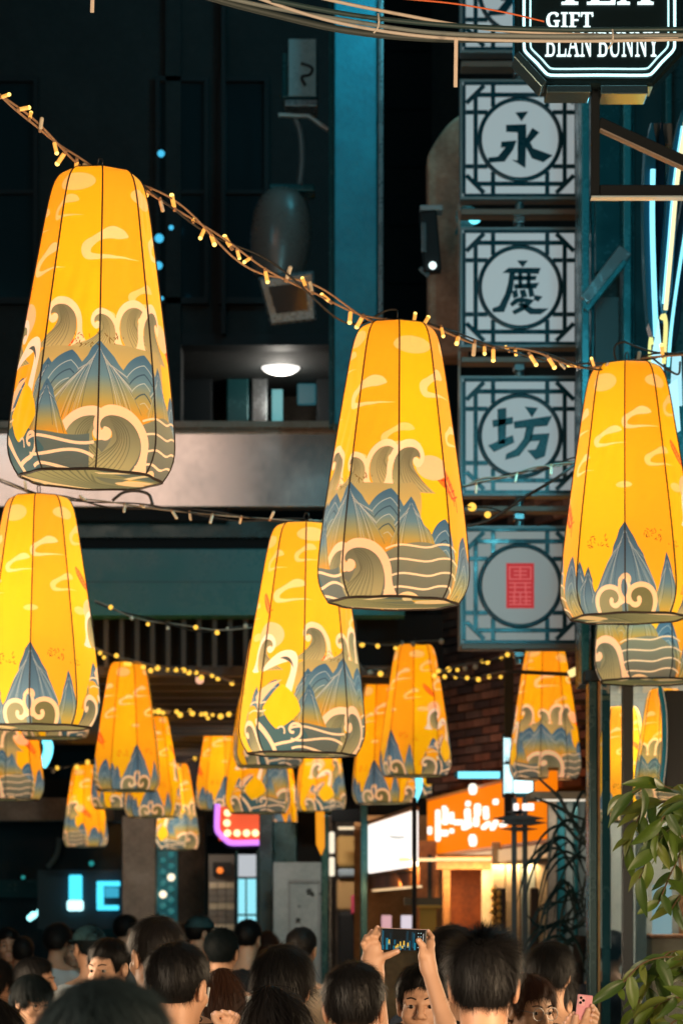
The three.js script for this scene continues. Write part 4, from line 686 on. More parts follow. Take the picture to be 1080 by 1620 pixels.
  // weave and small blemishes of the cloth
  g.globalAlpha = 0.05; for (let i = 0; i < 5200; i++) { g.fillStyle = rnd() > 0.5 ? '#fff3c8' : '#a85a00'; g.fillRect(rnd() * AW, rnd() * AH, rr(1, 26), 1); } g.globalAlpha = 1;
});
art.wrapS = THREE.RepeatWrapping;
const LH = 1.2, LR = 0.326;
const clothBump = canvasTex(256, 256, (g) => { g.fillStyle = '#808080'; g.fillRect(0, 0, 256, 256); for (let i = 0; i < 256; i += 4) { g.fillStyle = i % 8 ? 'rgba(255,255,255,0.25)' : 'rgba(0,0,0,0.25)'; g.fillRect(i, 0, 2, 256); g.fillRect(0, i, 256, 2); } }, false);
clothBump.wrapS = clothBump.wrapT = THREE.RepeatWrapping; clothBump.repeat.set(60, 30);
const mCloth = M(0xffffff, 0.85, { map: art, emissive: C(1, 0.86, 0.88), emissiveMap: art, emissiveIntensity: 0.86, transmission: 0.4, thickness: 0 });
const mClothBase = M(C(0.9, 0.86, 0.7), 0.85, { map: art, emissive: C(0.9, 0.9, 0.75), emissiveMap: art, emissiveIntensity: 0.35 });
const mRib = M(C(0.03, 0.016, 0.008), 0.7), mWire = metal(C(0.05, 0.045, 0.04), 0.5, 0.5);
const PROF = [[0, 0.40], [0.006, 0.455], [0.02, 0.505], [0.045, 0.548], [0.08, 0.583], [0.14, 0.625], [0.25, 0.69], [0.4, 0.777], [0.55, 0.86], [0.68, 0.927], [0.78, 0.97], [0.85, 0.993], [0.895, 1.0], [0.93, 0.985], [0.965, 0.94], [0.99, 0.885], [1, 0.86]];
const lanternProto = new THREE.Group();
{
  const ring = (i, a, shrink = 1) => { const [t, r] = PROF[i]; return V(Math.sin(a) * r * LR * shrink, -t * LH, Math.cos(a) * r * LR * shrink); };
  const pc = new THREE.CatmullRomCurve3(PROF.map(([t, r]) => V(t, r, 0))), ROWS = [...Array(53).keys()].map((i) => { const p = pc.getPoint(Math.pow(i / 52, 1)); return [p.x, p.y]; });
  for (let k = 0; k < 8; k++) {
    const pos = [], uv = [], idx = [], nu = 14, a0 = k * Math.PI / 4, a1 = (k + 1) * Math.PI / 4, at = ([t, r], a) => V(Math.sin(a) * r * LR, -t * LH, Math.cos(a) * r * LR);
    ROWS.forEach((row, i) => { for (let j = 0; j <= nu; j++) {
      const s = j / nu, t = row[0], p = at(row, a0).lerp(at(row, a1), s), w = Math.sin(Math.PI * s), mid = Math.sin(Math.PI * clamp(t, 0, 1));
      // cloth stretched between ribs: a little slack, tension folds fanning from the seams, puckers near the hoops
      const fold = 0.0034 * w * (Math.sin(s * 17 + t * 24 + k * 2.1) * Math.pow(Math.max(0, Math.sin(t * 5.1 + k * 1.3)), 2) + 0.7 * Math.sin(s * 11 - t * 33 + k) * Math.pow(Math.max(0, Math.sin(t * 4.3 + k * 2.9 + 2)), 2)) + 0.0016 * Math.sin(s * 40 + k) * w * (sstep(0.86, 1, t) + sstep(0.12, 0.02, t) * 0.8);
      const pull = 1 + (-0.010 + 0.05 * t) * w * mid + fold / Math.max(0.1, row[1] * LR) * (mid + 0.25);
      pos.push(p.x * pull, p.y, p.z * pull); uv.push((k + s) / 8, 1 - t * 0.985 - 0.005);
    } });
    for (let i = 0; i < ROWS.length - 1; i++) for (let j = 0; j < nu; j++) { const a = i * (nu + 1) + j; idx.push(a, a + nu + 1, a + 1, a + 1, a + nu + 1, a + nu + 2); }
    const g = new THREE.BufferGeometry(); g.setAttribute('position', new THREE.Float32BufferAttribute(pos, 3)); g.setAttribute('uv', new THREE.Float32BufferAttribute(uv, 2)); g.setIndex(idx); g.computeVertexNormals();
    const m = new THREE.Mesh(g, mCloth); m.name = 'cloth_panel'; m.receiveShadow = true; lanternProto.add(m);
    const rib = new THREE.Mesh(new THREE.TubeGeometry(new THREE.CatmullRomCurve3(PROF.map((_, i) => ring(i, a0, 1.004))), 40, 0.0035, 6), mRib); rib.name = 'rib'; lanternProto.add(rib);
  }
  const oct = (y, r, mat, name, dip, span) => {
    const pos = [0, y - dip, 0], uv = [0.66, 0.075], idx = [];
    for (let k = 0; k <= 8; k++) { const a = k * Math.PI / 4; pos.push(Math.sin(a) * r, y, Math.cos(a) * r); uv.push(0.66 + Math.sin(a) * span, 0.075 + Math.cos(a) * span * 0.8); if (k) idx.push(0, k + 1, k); }
    const g = new THREE.BufferGeometry(); g.setAttribute('position', new THREE.Float32BufferAttribute(pos, 3)); g.setAttribute('uv', new THREE.Float32BufferAttribute(uv, 2)); g.setIndex(idx); g.computeVertexNormals();
    const m = new THREE.Mesh(g, mat); m.name = name; m.receiveShadow = true; lanternProto.add(m);
  };
  oct(-LH + 0.002, LR * 0.857, mClothBase, 'base_cloth', 0.012, 0.085); oct(-0.001, LR * 0.4, mCloth, 'top_cloth', -0.006, 0.01);
  const hoop = (y, r, w) => { const m = new THREE.Mesh(new THREE.TubeGeometry(new THREE.CatmullRomCurve3([...Array(8).keys()].flatMap((k) => [0, 0.5].map((s) => { const A = V(Math.sin(k * Math.PI / 4), 0, Math.cos(k * Math.PI / 4)), B = V(Math.sin((k + 1) * Math.PI / 4), 0, Math.cos((k + 1) * Math.PI / 4)); return A.lerp(B, s).multiplyScalar(r).setY(y); })), true), 48, w, 6, true), mRib); m.name = 'hoop'; lanternProto.add(m); };
  hoop(-LH, LR * 0.862, 0.006); hoop(-0.002, LR * 0.405, 0.004);
  const hook = new THREE.Mesh(tube([V(0, 0.002, 0), V(0.012, 0.03, 0), V(0.004, 0.062, 0), V(-0.014, 0.05, 0), V(-0.006, 0.02, 0)], 0.003, 24, 6), mWire); hook.name = 'hook'; lanternProto.add(hook);
  const bulb = new THREE.Mesh(new THREE.CapsuleGeometry(0.03, 0.3, 6, 12).translate(0, -0.55, 0), glow(C(1, 0.8, 0.5), 1.5)); bulb.name = 'bulb'; lanternProto.add(bulb);
  lanternProto.traverse((m) => { if (m.isMesh) m.castShadow = false; });
}
const GR = 'printed cloth lanterns strung over the lane', lanterns = {};
function lantern(key, cx, top, bottom, turn, label, tilt = rr(-0.022, 0.022)) { // top and bottom as they show in the picture give the distance of a lantern of real size
  const d = LH * 1.02 * F / (bottom - top), o = lanternProto.clone(); o.name = numbered('cloth_lantern'); scene.add(o);
  o.position.copy(P(cx, top, d)); o.rotation.set(0, turn * Math.PI / 4, tilt, 'ZYX'); o.userData = { label, category: 'lantern', group: GR };
  const l = new THREE.PointLight(C(1, 0.74, 0.38), 0.6); l.position.set(0, -0.56, 0); l.castShadow = true; l.shadow.radius = 2; o.add(l);
  lanterns[key] = { d, o }; return o;
}
// turn counts gores: the gore edge that faces the camera is -turn
lantern('A', 158, 275, 768, -4.8, 'largest lantern, upper left, waves over hills, below the falling light string', -0.03);
lantern('B', 628, 515, 963, -5.95, 'tall centre lantern with two rows of curling waves, beside the square signs', -0.014);
lantern('C', 991, 578, 986, -1.2, 'big lantern at the right edge with a pointed blue peak, under the neon blades');
lantern('D', 62, 786, 1158, -1.03, 'lantern cut by the left edge with a heart-shaped peak and two foam curls');
lantern('E', 484, 830, 1201, -3.97, 'lantern with a yellow sun patch and crane, half behind the centre lantern');
lantern('F', 1024, 742, 1085, -6.6, 'lantern mostly hidden behind the big one at the right edge');
lantern('G', 428, 1000, 1217, -3.3, 'lantern hidden but for its left side, behind the sun patch lantern');
lantern('H', 203, 1048, 1255, -0.5, 'pale orange lantern with a dark peak, right of the left edge lantern');
lantern('I', 240, 1127, 1296, -1.0, 'lantern peeking out right behind the pale orange lantern, its foot lowest of that pair');
lantern('J', 279, 1208, 1347, -4.4, 'small lantern with a mixed grey foot above the teal light strip');
lantern('K', 135, 1210, 1342, -7.0, 'small blurred lantern with white cloud above the cyan letters');
lantern('L', 16, 1064, 1269, -6.0, 'blurred lantern cut by the left edge under the peak lantern, beside the curved neon tube');
lantern('M', 86, 962, 1172, -2.6, 'lantern of which only the foot shows under the heart-peak lantern at left');
lantern('N', 182, 1130, 1282, -2.5, 'far lantern of which a pale foot shows under the pale orange lantern');
lantern('O', 350, 1131, 1284, -0.7, 'small lantern with a dark peak above the purple-edged red sign');
lantern('P', 408, 1092, 1290, -3.6, 'lantern with a yellow sun patch below the crane lantern, above the red sign');
lantern('Q', 507, 1135, 1287, -3.2, 'blurred lantern with a sun patch directly under the crane lantern');
lantern('R', 436, 1178, 1321, -1.0, 'farthest small lantern right of the red sign, over the teal column');
lantern('S', 656, 1020, 1232, -2.1, 'lantern with plain yellow top and dark low peaks against the brick wall');
lantern('T', 604, 1078, 1275, -1.4, 'lantern half hidden behind the plain yellow one, over the white light box');
lantern('U', 672, 1118, 1263, -3.4, 'lantern of which only the pale foot shows below the plain yellow one');
lantern('V', 862, 1023, 1237, -5.25, 'lantern with waves and blue hills hanging alone under the red seal sign');
// small solid lanterns behind the shop glass, standing in for lantern reflections
for (const [key, x, top, bottom, turn, label] of [['W', 983, 1118, 1300, -2, 'small plain yellow lantern standing in for a reflection in the glass beside the post'], ['X', 1050, 1090, 1268, -6.4, 'small misty lantern standing in for a reflection in the glass right of the mullion']]) {
  const o = lantern(key, x, top, bottom, turn, label), d = key === 'W' ? 18.3 : 17.6, k = (bottom - top) / F * d / LH; o.position.copy(P(x, top, d)); o.scale.setScalar(k); o.userData.group = 'small lanterns standing in for reflections in the shop glass';
}
// ------------- light strings
const mString = M(C(0.42, 0.24, 0.13), 0.65), mStringDark = M(C(0.02, 0.018, 0.016), 0.5), mStringPale = M(C(0.3, 0.27, 0.22), 0.6);
const mAmber = M(C(0.85, 0.55, 0.2), 0.3, { emissive: C(1, 0.42, 0.06), emissiveIntensity: 0.8 }), mTip = glow(C(1, 0.62, 0.14), 3), mClear = M(C(0.75, 0.66, 0.5), 0.25), mBokeh = glow(C(1, 0.55, 0.06), 1.5);
const capsule = new THREE.CapsuleGeometry(0.009, 0.04, 4, 8).translate(0, -0.03, 0), socket = new THREE.CylinderGeometry(0.007, 0.008, 0.02, 8), tip = new THREE.SphereGeometry(0.0095, 10, 8).translate(0, -0.053, 0), bead = new THREE.SphereGeometry(1, 12, 9);
function strand(t, pts, o, r, mat, phase, name = 'wire') { // a cord that winds about the line of points
  const base = new THREE.CatmullRomCurve3(pts), n = Math.max(24, Math.round(base.getLength() / 0.04)), q = [];
  for (let i = 0; i <= n; i++) { const p = base.getPoint(i / n), a = i * 0.33 + phase, w = o * (0.6 + 0.4 * Math.sin(i * 0.13 + phase * 2)); p.y += Math.cos(a) * w; p.z += Math.sin(a) * w; p.x += Math.sin(i * 0.7 + phase) * 0.002; q.push(p); }
  return part(name, new THREE.TubeGeometry(new THREE.CatmullRomCurve3(q), n * 2, r, 6), mat, t);
}
function stringOf(label, pts, { n = 12, lit = 0.75, mats = [mString, mString], twist = 0.02, r = 0.0046, beads = 0, gap = 0 } = {}) {
  const W = pts.map((p) => P(...p)), t = thing('light_string', label, 'light string', W[W.length >> 1].clone(), 'fairy light strings over the lane'), cur = new THREE.CatmullRomCurve3(W);
  mats.forEach((m, i) => strand(t, W, twist * (i ? 1 : 0.6) + gap * i, r, m, i * 2.4));
  for (let i = 0; i < n; i++) {
    const p = cur.getPointAt(clamp((i + 0.5 + rr(-0.35, 0.35)) / n, 0, 1)).sub(t.position);
    const isLit = rnd() < lit, h = (m, g) => { const o = new THREE.Mesh(g, m); o.castShadow = o.receiveShadow = true; return o; };
    if (beads) { const o = h(isLit ? mBokeh : mClear, bead); o.name = 'bulb'; o.scale.setScalar(beads * rr(0.6, 0.95)); o.position.copy(p).add(V(rr(-0.02, 0.02), rr(-0.05, 0.01), rr(-0.03, 0.03))); t.add(o); continue; }
    const o = h(isLit ? mAmber : mClear, capsule); o.name = 'bulb'; o.position.copy(p).add(V(0, rr(-0.012, 0.004), 0.012)); o.rotation.set(rr(-0.7, 0.7), rr(0, 6), lit ? (rnd() < 0.55 ? rr(-0.7, 0.7) : rr(1.0, 5)) : rr(-0.25, 0.25)); o.scale.setScalar(rr(0.75, 1.1)); t.add(o);
    const s = h(mString, socket); s.name = 'socket'; o.add(s);
    if (isLit) { const q = h(mTip, tip); q.name = 'tip_light'; o.add(q); }
  }
  return t;
}
const dA = lanterns.A.d, dB = lanterns.B.d, dC = lanterns.C.d, dD = lanterns.D.d, dE = lanterns.E.d;
stringOf('thick twisted light string falling from upper left to the big left lantern', [[-60, 96, dA - 0.6], [0, 148, dA - 0.4], [50, 190, dA - 0.3], [105, 240, dA - 0.1], [158, 272, dA]], { n: 11 });
stringOf('doubled light string from the big left lantern down to the centre lantern', [[158, 271, dA], [205, 284, dA + 0.05], [265, 320, dA + 0.2], [340, 372, dA + 0.5], [420, 425, dB - 0.4], [500, 464, dB - 0.2], [575, 500, dB - 0.05], [628, 508, dB]], { n: 19, gap: 0.02, mats: [mString, mString, mStringDark] });
stringOf('light string from the centre lantern over the square signs to the right lantern', [[628, 508, dB], [690, 517, dB + 0.1], [760, 545, dB + 0.4], [850, 560, dC - 0.4], [920, 580, dC - 0.2], [991, 572, dC], [1040, 564, dC], [1100, 556, dC]], { n: 19, mats: [mString, mStringDark, mStringDark] });
stringOf('string of unlit bulbs from the left edge to the crane lantern', [[-20, 752, dD], [62, 782, dD], [130, 792, dD + 0.1], [240, 803, dD + 0.1], [380, 818, dE], [484, 826, dE]], { n: 13, lit: 0.06, mats: [mStringPale, mStringDark, mStringDark] });
stringOf('pale cable string crossing the third square sign behind the centre lantern', [[484, 826, dE], [560, 816, 16.5], [720, 772, 16.5], [820, 748, 16.3], [915, 728, 16]], { n: 9, lit: 0, mats: [mStringPale, mStringDark, mStringPale] });
stringOf('short light string with a warm cluster right of the centre lantern', [[700, 792, 17], [745, 800, 17.2], [800, 812, 17.5]], { n: 3, lit: 1, beads: 0.03, mats: [mStringDark] });
const far = { mats: [mStringPale, mStringDark], r: 0.006 };
stringOf('bulb string across the teal shutter box left of the crane lantern', [[150, 952, 20], [205, 972, 20], [270, 988, 20.2], [340, 996, 20.4], [420, 990, 20.5]], { ...far, n: 8, lit: 0.5, beads: 0.021 });
stringOf('orange bulb string running over the top of the pale orange lantern', [[145, 1024, 25], [205, 1045, 25.2], [270, 1058, 25.5], [330, 1066, 26], [372, 1080, 26]], { ...far, mats: [mString, mStringPale], n: 18, lit: 0.95, beads: 0.027 });
stringOf('dense string of golden bulbs under the slatted ceiling', [[236, 1120, 29], [300, 1126, 29.5], [350, 1130, 30], [400, 1126, 30]], { ...far, n: 16, lit: 0.95, beads: 0.032 });
stringOf('sparse string of bulbs over the smallest lanterns at left', [[40, 1212, 36], [100, 1214, 36.5], [135, 1206, 36.5], [165, 1200, 36.5], [240, 1206, 37], [290, 1206, 37], [335, 1190, 37]], { ...far, n: 15, lit: 0.8, beads: 0.036 });
stringOf('bulb string behind the crane lantern left of the plain yellow one', [[540, 1014, 25], [600, 1018, 25.2], [656, 1017, 25.5], [700, 1012, 25.6]], { ...far, n: 7, lit: 0.5, beads: 0.026 });
stringOf('string of golden bulbs in front of the brick wall', [[684, 1072, 24.6], [730, 1050, 24.8], [780, 1044, 25], [830, 1026, 25.2], [862, 1020, 25.4]], { ...far, n: 15, lit: 0.9, beads: 0.026 });
stringOf('second sparse string of bulbs hanging lower on the brick wall', [[690, 1058, 26], [740, 1072, 26], [800, 1062, 26.2]], { ...far, n: 6, lit: 0.9, beads: 0.024 });
stringOf('short bulb string right of the sun patch lantern', [[560, 1040, 24], [580, 1060, 24], [612, 1058, 24.2]], { ...far, n: 4, lit: 0.6, beads: 0.026 });
{ // little pink-lit lanterns near the ceiling, a wire loop and hanging ties
  for (const [x, y, label] of [[316, 1070, 'small blurred pinkish lamp left of its twin under the slatted ceiling'], [340, 1047, 'small blurred pinkish lamp higher up under the slatted ceiling']]) {
    const t = thing('ceiling_lamp', label, 'lamp', P(x, y, 28)); part('lamp_shade', new THREE.CapsuleGeometry(0.04, 0.07, 6, 12).translate(...P(x, y, 28).toArray()), glow(C(1, 0.55, 0.36), 0.9, C(0.5, 0.3, 0.2)), t); part('stem', rod(P(x, y - 10, 28), P(x, y - 26, 28), 0.006), mBlack, t);
  }
  const c = thing('wire_loop', 'black wire loop standing up behind the string of unlit bulbs', 'wire', P(210, 790, dD));
  part('loop', tube([P(178, 792, dD), P(196, 779, dD), P(220, 777, dD), P(236, 783, dD), P(241, 796, dD)], 0.008, 24), mStringDark, c); part('end_cap', ball(P(241, 797, dD), 0.01), mStringDark, c);
  const h = thing('wire_loop', 'bare wire hook and drooping black lead on top of the right lantern', 'wire', P(990, 560, dC));
  part('hook', tube([P(977, 576, dC), P(971, 560, dC), P(974, 545, dC), P(986, 541, dC), P(1000, 546, dC), P(1030, 556, dC), P(1056, 560, dC)], 0.005, 30), mStringDark, h); part('lead', tube([P(1030, 566, dC), P(1055, 584, dC), P(1072, 592, dC), P(1075, 572, dC)], 0.005, 24), mStringDark, h);
  const s = thing('cable', 'thin black cable sagging across the third square sign', 'cable', P(830, 780, 16)); part('cable', tube([P(725, 834, 16.5), P(770, 824, 16.4), P(830, 786, 16.2), P(880, 756, 16), P(920, 726, 16)], 0.009, 30), mStringDark, s); part('joint', ball(P(725, 834, 16.5), 0.014), mStringDark, s);
}
// overhead cables at the top
{
  const K = [['thick dark cable, lowest of the bundle at the top', [[300, -14], [360, 4], [430, 22], [540, 47], [660, 60], [800, 62], [1100, 57]], 0.011, C(0.035, 0.045, 0.042)], ['cream cable sweeping down across the neon tea sign', [[455, -16], [540, 4], [640, 24], [740, 42], [830, 51], [1000, 57], [1100, 59]], 0.0055, C(0.5, 0.42, 0.34)],
    ['pale cable along the underside of the bundle', [[400, -6], [470, 18], [540, 37], [640, 54], [740, 62], [900, 65], [1100, 62]], 0.0055, C(0.48, 0.42, 0.36)], ['dark green cable in the middle of the bundle at the top', [[430, 0], [540, 21], [640, 34], [760, 43], [900, 47], [1100, 46]], 0.008, C(0.02, 0.045, 0.045)],
    ['thin orange wire above the bundle at the top', [[590, -8], [640, -2], [720, 6], [800, 20], [860, 34]], 0.0028, C(0.62, 0.12, 0.03)], ['grey cable beside the thick dark one at the top', [[330, -10], [430, 12], [540, 31], [680, 51], [850, 57], [1100, 55]], 0.007, C(0.16, 0.18, 0.17)]];
  for (const [label, pts, r, c] of K) tag(part('overhead_cable', tube(pts.map(([x, y], i) => P(x, y, 9 + 0.02 * i)), r, 80, 8), M(c, 0.45)), label, 'cable', 'overhead cables at the top');
  for (const [x0, y0, x1, y1, label] of [[719, 60, 723, 138, 'pale plastic strap hanging down from the cable bundle'], [145, -20, 149, 20, 'pale plastic strap hanging into the top edge at left']]) tag(part('strap', bar(P(x1 - 2, y0, 9), P(x0 + 1, y1, 9), 0.012, 0.006, 0.002), M(C(0.62, 0.5, 0.4), 0.4)), label, 'strap');
  for (const [x, y] of [[598, 22], [968, 47]]) tag(part('cable_tie', tube([P(x, y, 8.96), P(x + 1, y + 12, 8.95), P(x - 1, y + 22, 8.97), P(x - 7, y + 30, 8.98)], 0.003, 16), M(C(0.5, 0.46, 0.4), 0.4)), x < 700 ? 'pale tie round the cables at top centre' : 'pale tie round the cables over the tea sign', 'cable tie');
}
// ------------- people
// naive surface nets: the surface of a distance field as one closed, smooth mesh
function surface(f, lo, hi, cell) {
  const n = [0, 1, 2].map((k) => Math.ceil((hi[k] - lo[k]) / cell) + 1), [nx, ny, nz] = n, val = new Float32Array(nx * ny * nz), id = new Int32Array(nx * ny * nz).fill(-1);
  for (let z = 0, i = 0; z < nz; z++) for (let y = 0; y < ny; y++) for (let x = 0; x < nx; x++, i++) val[i] = f(lo[0] + x * cell, lo[1] + y * cell, lo[2] + z * cell);
  const pos = [], idx = [], at = (x, y, z) => x + nx * (y + ny * z);
  for (let z = 0; z < nz - 1; z++) for (let y = 0; y < ny - 1; y++) for (let x = 0; x < nx - 1; x++) {
    let mask = 0, sx = 0, sy = 0, sz = 0, c = 0; const v = [];
    for (let k = 0; k < 8; k++) { const q = val[at(x + (k & 1), y + ((k >> 1) & 1), z + (k >> 2))]; v.push(q); if (q < 0) mask |= 1 << k; }
    if (mask === 0 || mask === 255) continue;
    for (let a = 0; a < 8; a++) for (let b = 0; b < 3; b++) { const e = a | (1 << b); if (e === a || (v[a] < 0) === (v[e] < 0)) continue; const t = v[a] / (v[a] - v[e]); sx += (a & 1) + (b === 0 ? t : 0); sy += ((a >> 1) & 1) + (b === 1 ? t : 0); sz += (a >> 2) + (b === 2 ? t : 0); c++; }
    id[at(x, y, z)] = pos.length / 3; pos.push(lo[0] + (x + sx / c) * cell, lo[1] + (y + sy / c) * cell, lo[2] + (z + sz / c) * cell);
  }
  const quad = (a, b, c, d, flip) => { if (a < 0 || b < 0 || c < 0 || d < 0) return; flip ? idx.push(a, c, b, a, d, c) : idx.push(a, b, c, a, c, d); };
  for (let z = 1; z < nz - 1; z++) for (let y = 1; y < ny - 1; y++) for (let x = 1; x < nx - 1; x++) {
    const s = val[at(x, y, z)] < 0;
    if (s !== val[at(x + 1, y, z)] < 0) quad(id[at(x, y - 1, z - 1)], id[at(x, y, z - 1)], id[at(x, y, z)], id[at(x, y - 1, z)], !s);
    if (s !== val[at(x, y + 1, z)] < 0) quad(id[at(x - 1, y, z - 1)], id[at(x - 1, y, z)], id[at(x, y, z)], id[at(x, y, z - 1)], !s);
    if (s !== val[at(x, y, z + 1)] < 0) quad(id[at(x - 1, y - 1, z)], id[at(x, y - 1, z)], id[at(x, y, z)], id[at(x - 1, y, z)], !s);
  }
  const g = new THREE.BufferGeometry(); g.setAttribute('position', new THREE.Float32BufferAttribute(pos, 3)); g.setIndex(idx); g.computeVertexNormals();
  const uv = new Float32Array(pos.length / 3 * 2); for (let i = 0; i < uv.length / 2; i++) { uv[2 * i] = Math.atan2(pos[3 * i], pos[3 * i + 2]); uv[2 * i + 1] = pos[3 * i + 1] * 5; } g.setAttribute('uv', new THREE.BufferAttribute(uv, 2));
  return g;
}
const ell = (x, y, z, cx, cy, cz, a, b, c) => { const X = (x - cx) / a, Y = (y - cy) / b, Z = (z - cz) / c, k0 = Math.hypot(X, Y, Z), k1 = Math.hypot(X / a, Y / b, Z / c); return k1 < 1e-6 ? -Math.min(a, b, c) : k0 * (k0 - 1) / k1; };
const cap = (x, y, z, A, B, r0, r1 = r0, sz = 1) => { const bx = B[0] - A[0], by = B[1] - A[1], bz = B[2] - A[2], px = x - A[0], py = y - A[1], pz = z - A[2], t = clamp((px * bx + py * by + pz * bz) / (bx * bx + by * by + bz * bz), 0, 1); return Math.hypot(px - bx * t, py - by * t, (pz - bz * t) * sz) - lerp(r0, r1, t); };
const smin = (a, b, k) => { const h = Math.max(k - Math.abs(a - b), 0) / k; return Math.min(a, b) - h * h * k / 4; };
const smax = (a, b, k) => -smin(-a, -b, k);
const wob = (x, y, z, s) => Math.sin(x * s + 1.3 * Math.sin(y * s * 0.7)) * Math.sin(y * s * 1.1 + 0.7) * Math.sin(z * s * 0.9 + 1.9);
const skull = (x, y, z) => smin(ell(x, y, z, 0, 0.032, -0.012, 0.075, 0.09, 0.096), ell(x, y, z, 0, -0.045, 0.022, 0.057, 0.075, 0.066), 0.03);
function headField(female) {
  const J = female ? 0.92 : 1;
  return (x, y, z) => {
    const m = Math.abs(x); let d = skull(x / (y < 0 ? lerp(1, J, clamp(-y / 0.08, 0, 1)) : 1), y, z);
    d = smin(d, cap(x, y, z, [-0.012 * J, -0.1, 0.058], [0.012 * J, -0.1, 0.058], 0.02), 0.025);
    d = smin(d, ell(m, y, z, 0.036, -0.028, 0.056, 0.03, 0.026, 0.026), 0.02);                 // cheeks
    d = smin(d, cap(m, y, z, [0.01, 0.027, 0.083], [0.046, 0.024, 0.066], female ? 0.007 : 0.01), 0.014);
    d = smax(d, -ell(m, y, z, 0.031, 0.006, 0.099, 0.018, 0.012, 0.02), 0.012);                // eye sockets
    d = smin(d, cap(m, y, z, [0.017, 0.0135, 0.084], [0.045, 0.011, 0.073], 0.0055), 0.005);   // upper lids
    d = smin(d, cap(m, y, z, [0.019, -0.005, 0.083], [0.043, -0.003, 0.074], 0.004), 0.005);   // lower lids
    d = smin(d, cap(x, y, z, [0, 0.018, 0.084], [0, -0.026, 0.103], 0.008, 0.0125), 0.012);    // nose
    d = smin(d, ell(m, y, z, 0.0125, -0.032, 0.094, 0.0095, 0.008, 0.011), 0.006);
    d = smax(d, -ell(m, y, z, 0.0065, -0.0395, 0.1, 0.003, 0.003, 0.006), 0.003);
    d = smin(d, cap(x, y, z, [-0.018, -0.0615, 0.081], [0.018, -0.0615, 0.081], 0.0075), 0.008); d = smin(d, cap(x, y, z, [-0.013, -0.074, 0.08], [0.013, -0.074, 0.08], 0.009), 0.01);
    d = smax(d, -cap(x, y, z, [-0.022, -0.0665, 0.091], [0.022, -0.0665, 0.091], 0.0022), 0.003);
    let e = ell(m - (y - 0) * 0.12, y, z, 0.081, -0.002, -0.012, 0.01, 0.034, 0.021); e = smax(e, -ell(m, y, z, 0.092, 0, -0.006, 0.009, 0.022, 0.012), 0.004); d = smin(d, e, 0.006);
    d = smin(d, cap(x, y, z, [0, -0.07, -0.025], [0, -0.22, -0.045], female ? 0.047 : 0.057, female ? 0.05 : 0.064), 0.03);
    return smin(d, cap(m, y, z, [0, -0.185, -0.05], [0.15, -0.235, -0.05], 0.045, 0.04), 0.05);
  };
}
const hairline = (x, z, back, front) => { const a = Math.abs(Math.atan2(x, z)) / Math.PI; return a < 0.24 ? lerp(front, front - 0.012, a / 0.24) : a < 0.42 ? lerp(front - 0.012, -0.005, sstep(0.24, 0.36, a)) : a < 0.56 ? lerp(-0.005, 0.0, 0) - 0.0 : lerp(-0.005, back, sstep(0.56, 0.82, a)); };
function hairField(kind) {
  const S0 = { crop: [0.017, -0.066, 0.066], spiky: [0.018, -0.086, 0.066], bowl: [0.024, -0.078, 0.05], fade: [0.016, -0.03, 0.066], long: [0.024, -0.1, 0.06], bun: [0.02, -0.07, 0.06] }[kind];
  return (x, y, z) => {
    const h = hairline(x, z - 0.0, S0[1], S0[2]) + 0.006 * wob(x * 3, y, z * 3, 40), up = sstep(0, 0.05, y - h), top = sstep(-0.02, 0.11, y);
    let th = S0[0] * (kind === 'bowl' || kind === 'long' ? lerp(0.55, 1, up) : lerp(0.12, 1, up)) * (kind === 'crop' || kind === 'fade' || kind === 'spiky' ? lerp(0.5, 1.1, top) : 1);
    th += (kind === 'spiky' ? 0.0015 : 0.0018) * wob(x + z * 0.5, y, z - x, 70) * up + 0.002 * wob(x, y, z, 30) + 0.0022 * up * (Math.abs(Math.sin(Math.atan2(x, z + 0.05) * 13 + y * 14 + 2 * wob(x, y, z, 25))) - 0.5);
    let d = smax(skull(x, y, z) - th, h - y, 0.008);
    const m = Math.abs(x), ear = ell(m, y, z, 0.087, -0.004, -0.01, 0.03, 0.034, 0.026); if (kind !== 'long' && kind !== 'bowl') d = smax(d, -ear, 0.006);
    if (kind === 'long') { const w = 0.004 * Math.sin(Math.atan2(x, z) * 26 + y * 12); d = smin(d, smax(ell(x, y, z, 0, -0.09, -0.05, 0.1, 0.26, 0.075) + w, -(ell(x, y, z, 0, -0.1, 0.055, 0.082, 0.14, 0.09)), 0.02), 0.03); }
    if (kind === 'bun') d = smin(d, ell(x, y, z, 0, 0.055, -0.13, 0.045, 0.042, 0.04) + 0.003 * Math.sin(y * 160 + x * 60), 0.02);
    return d;
  };
}
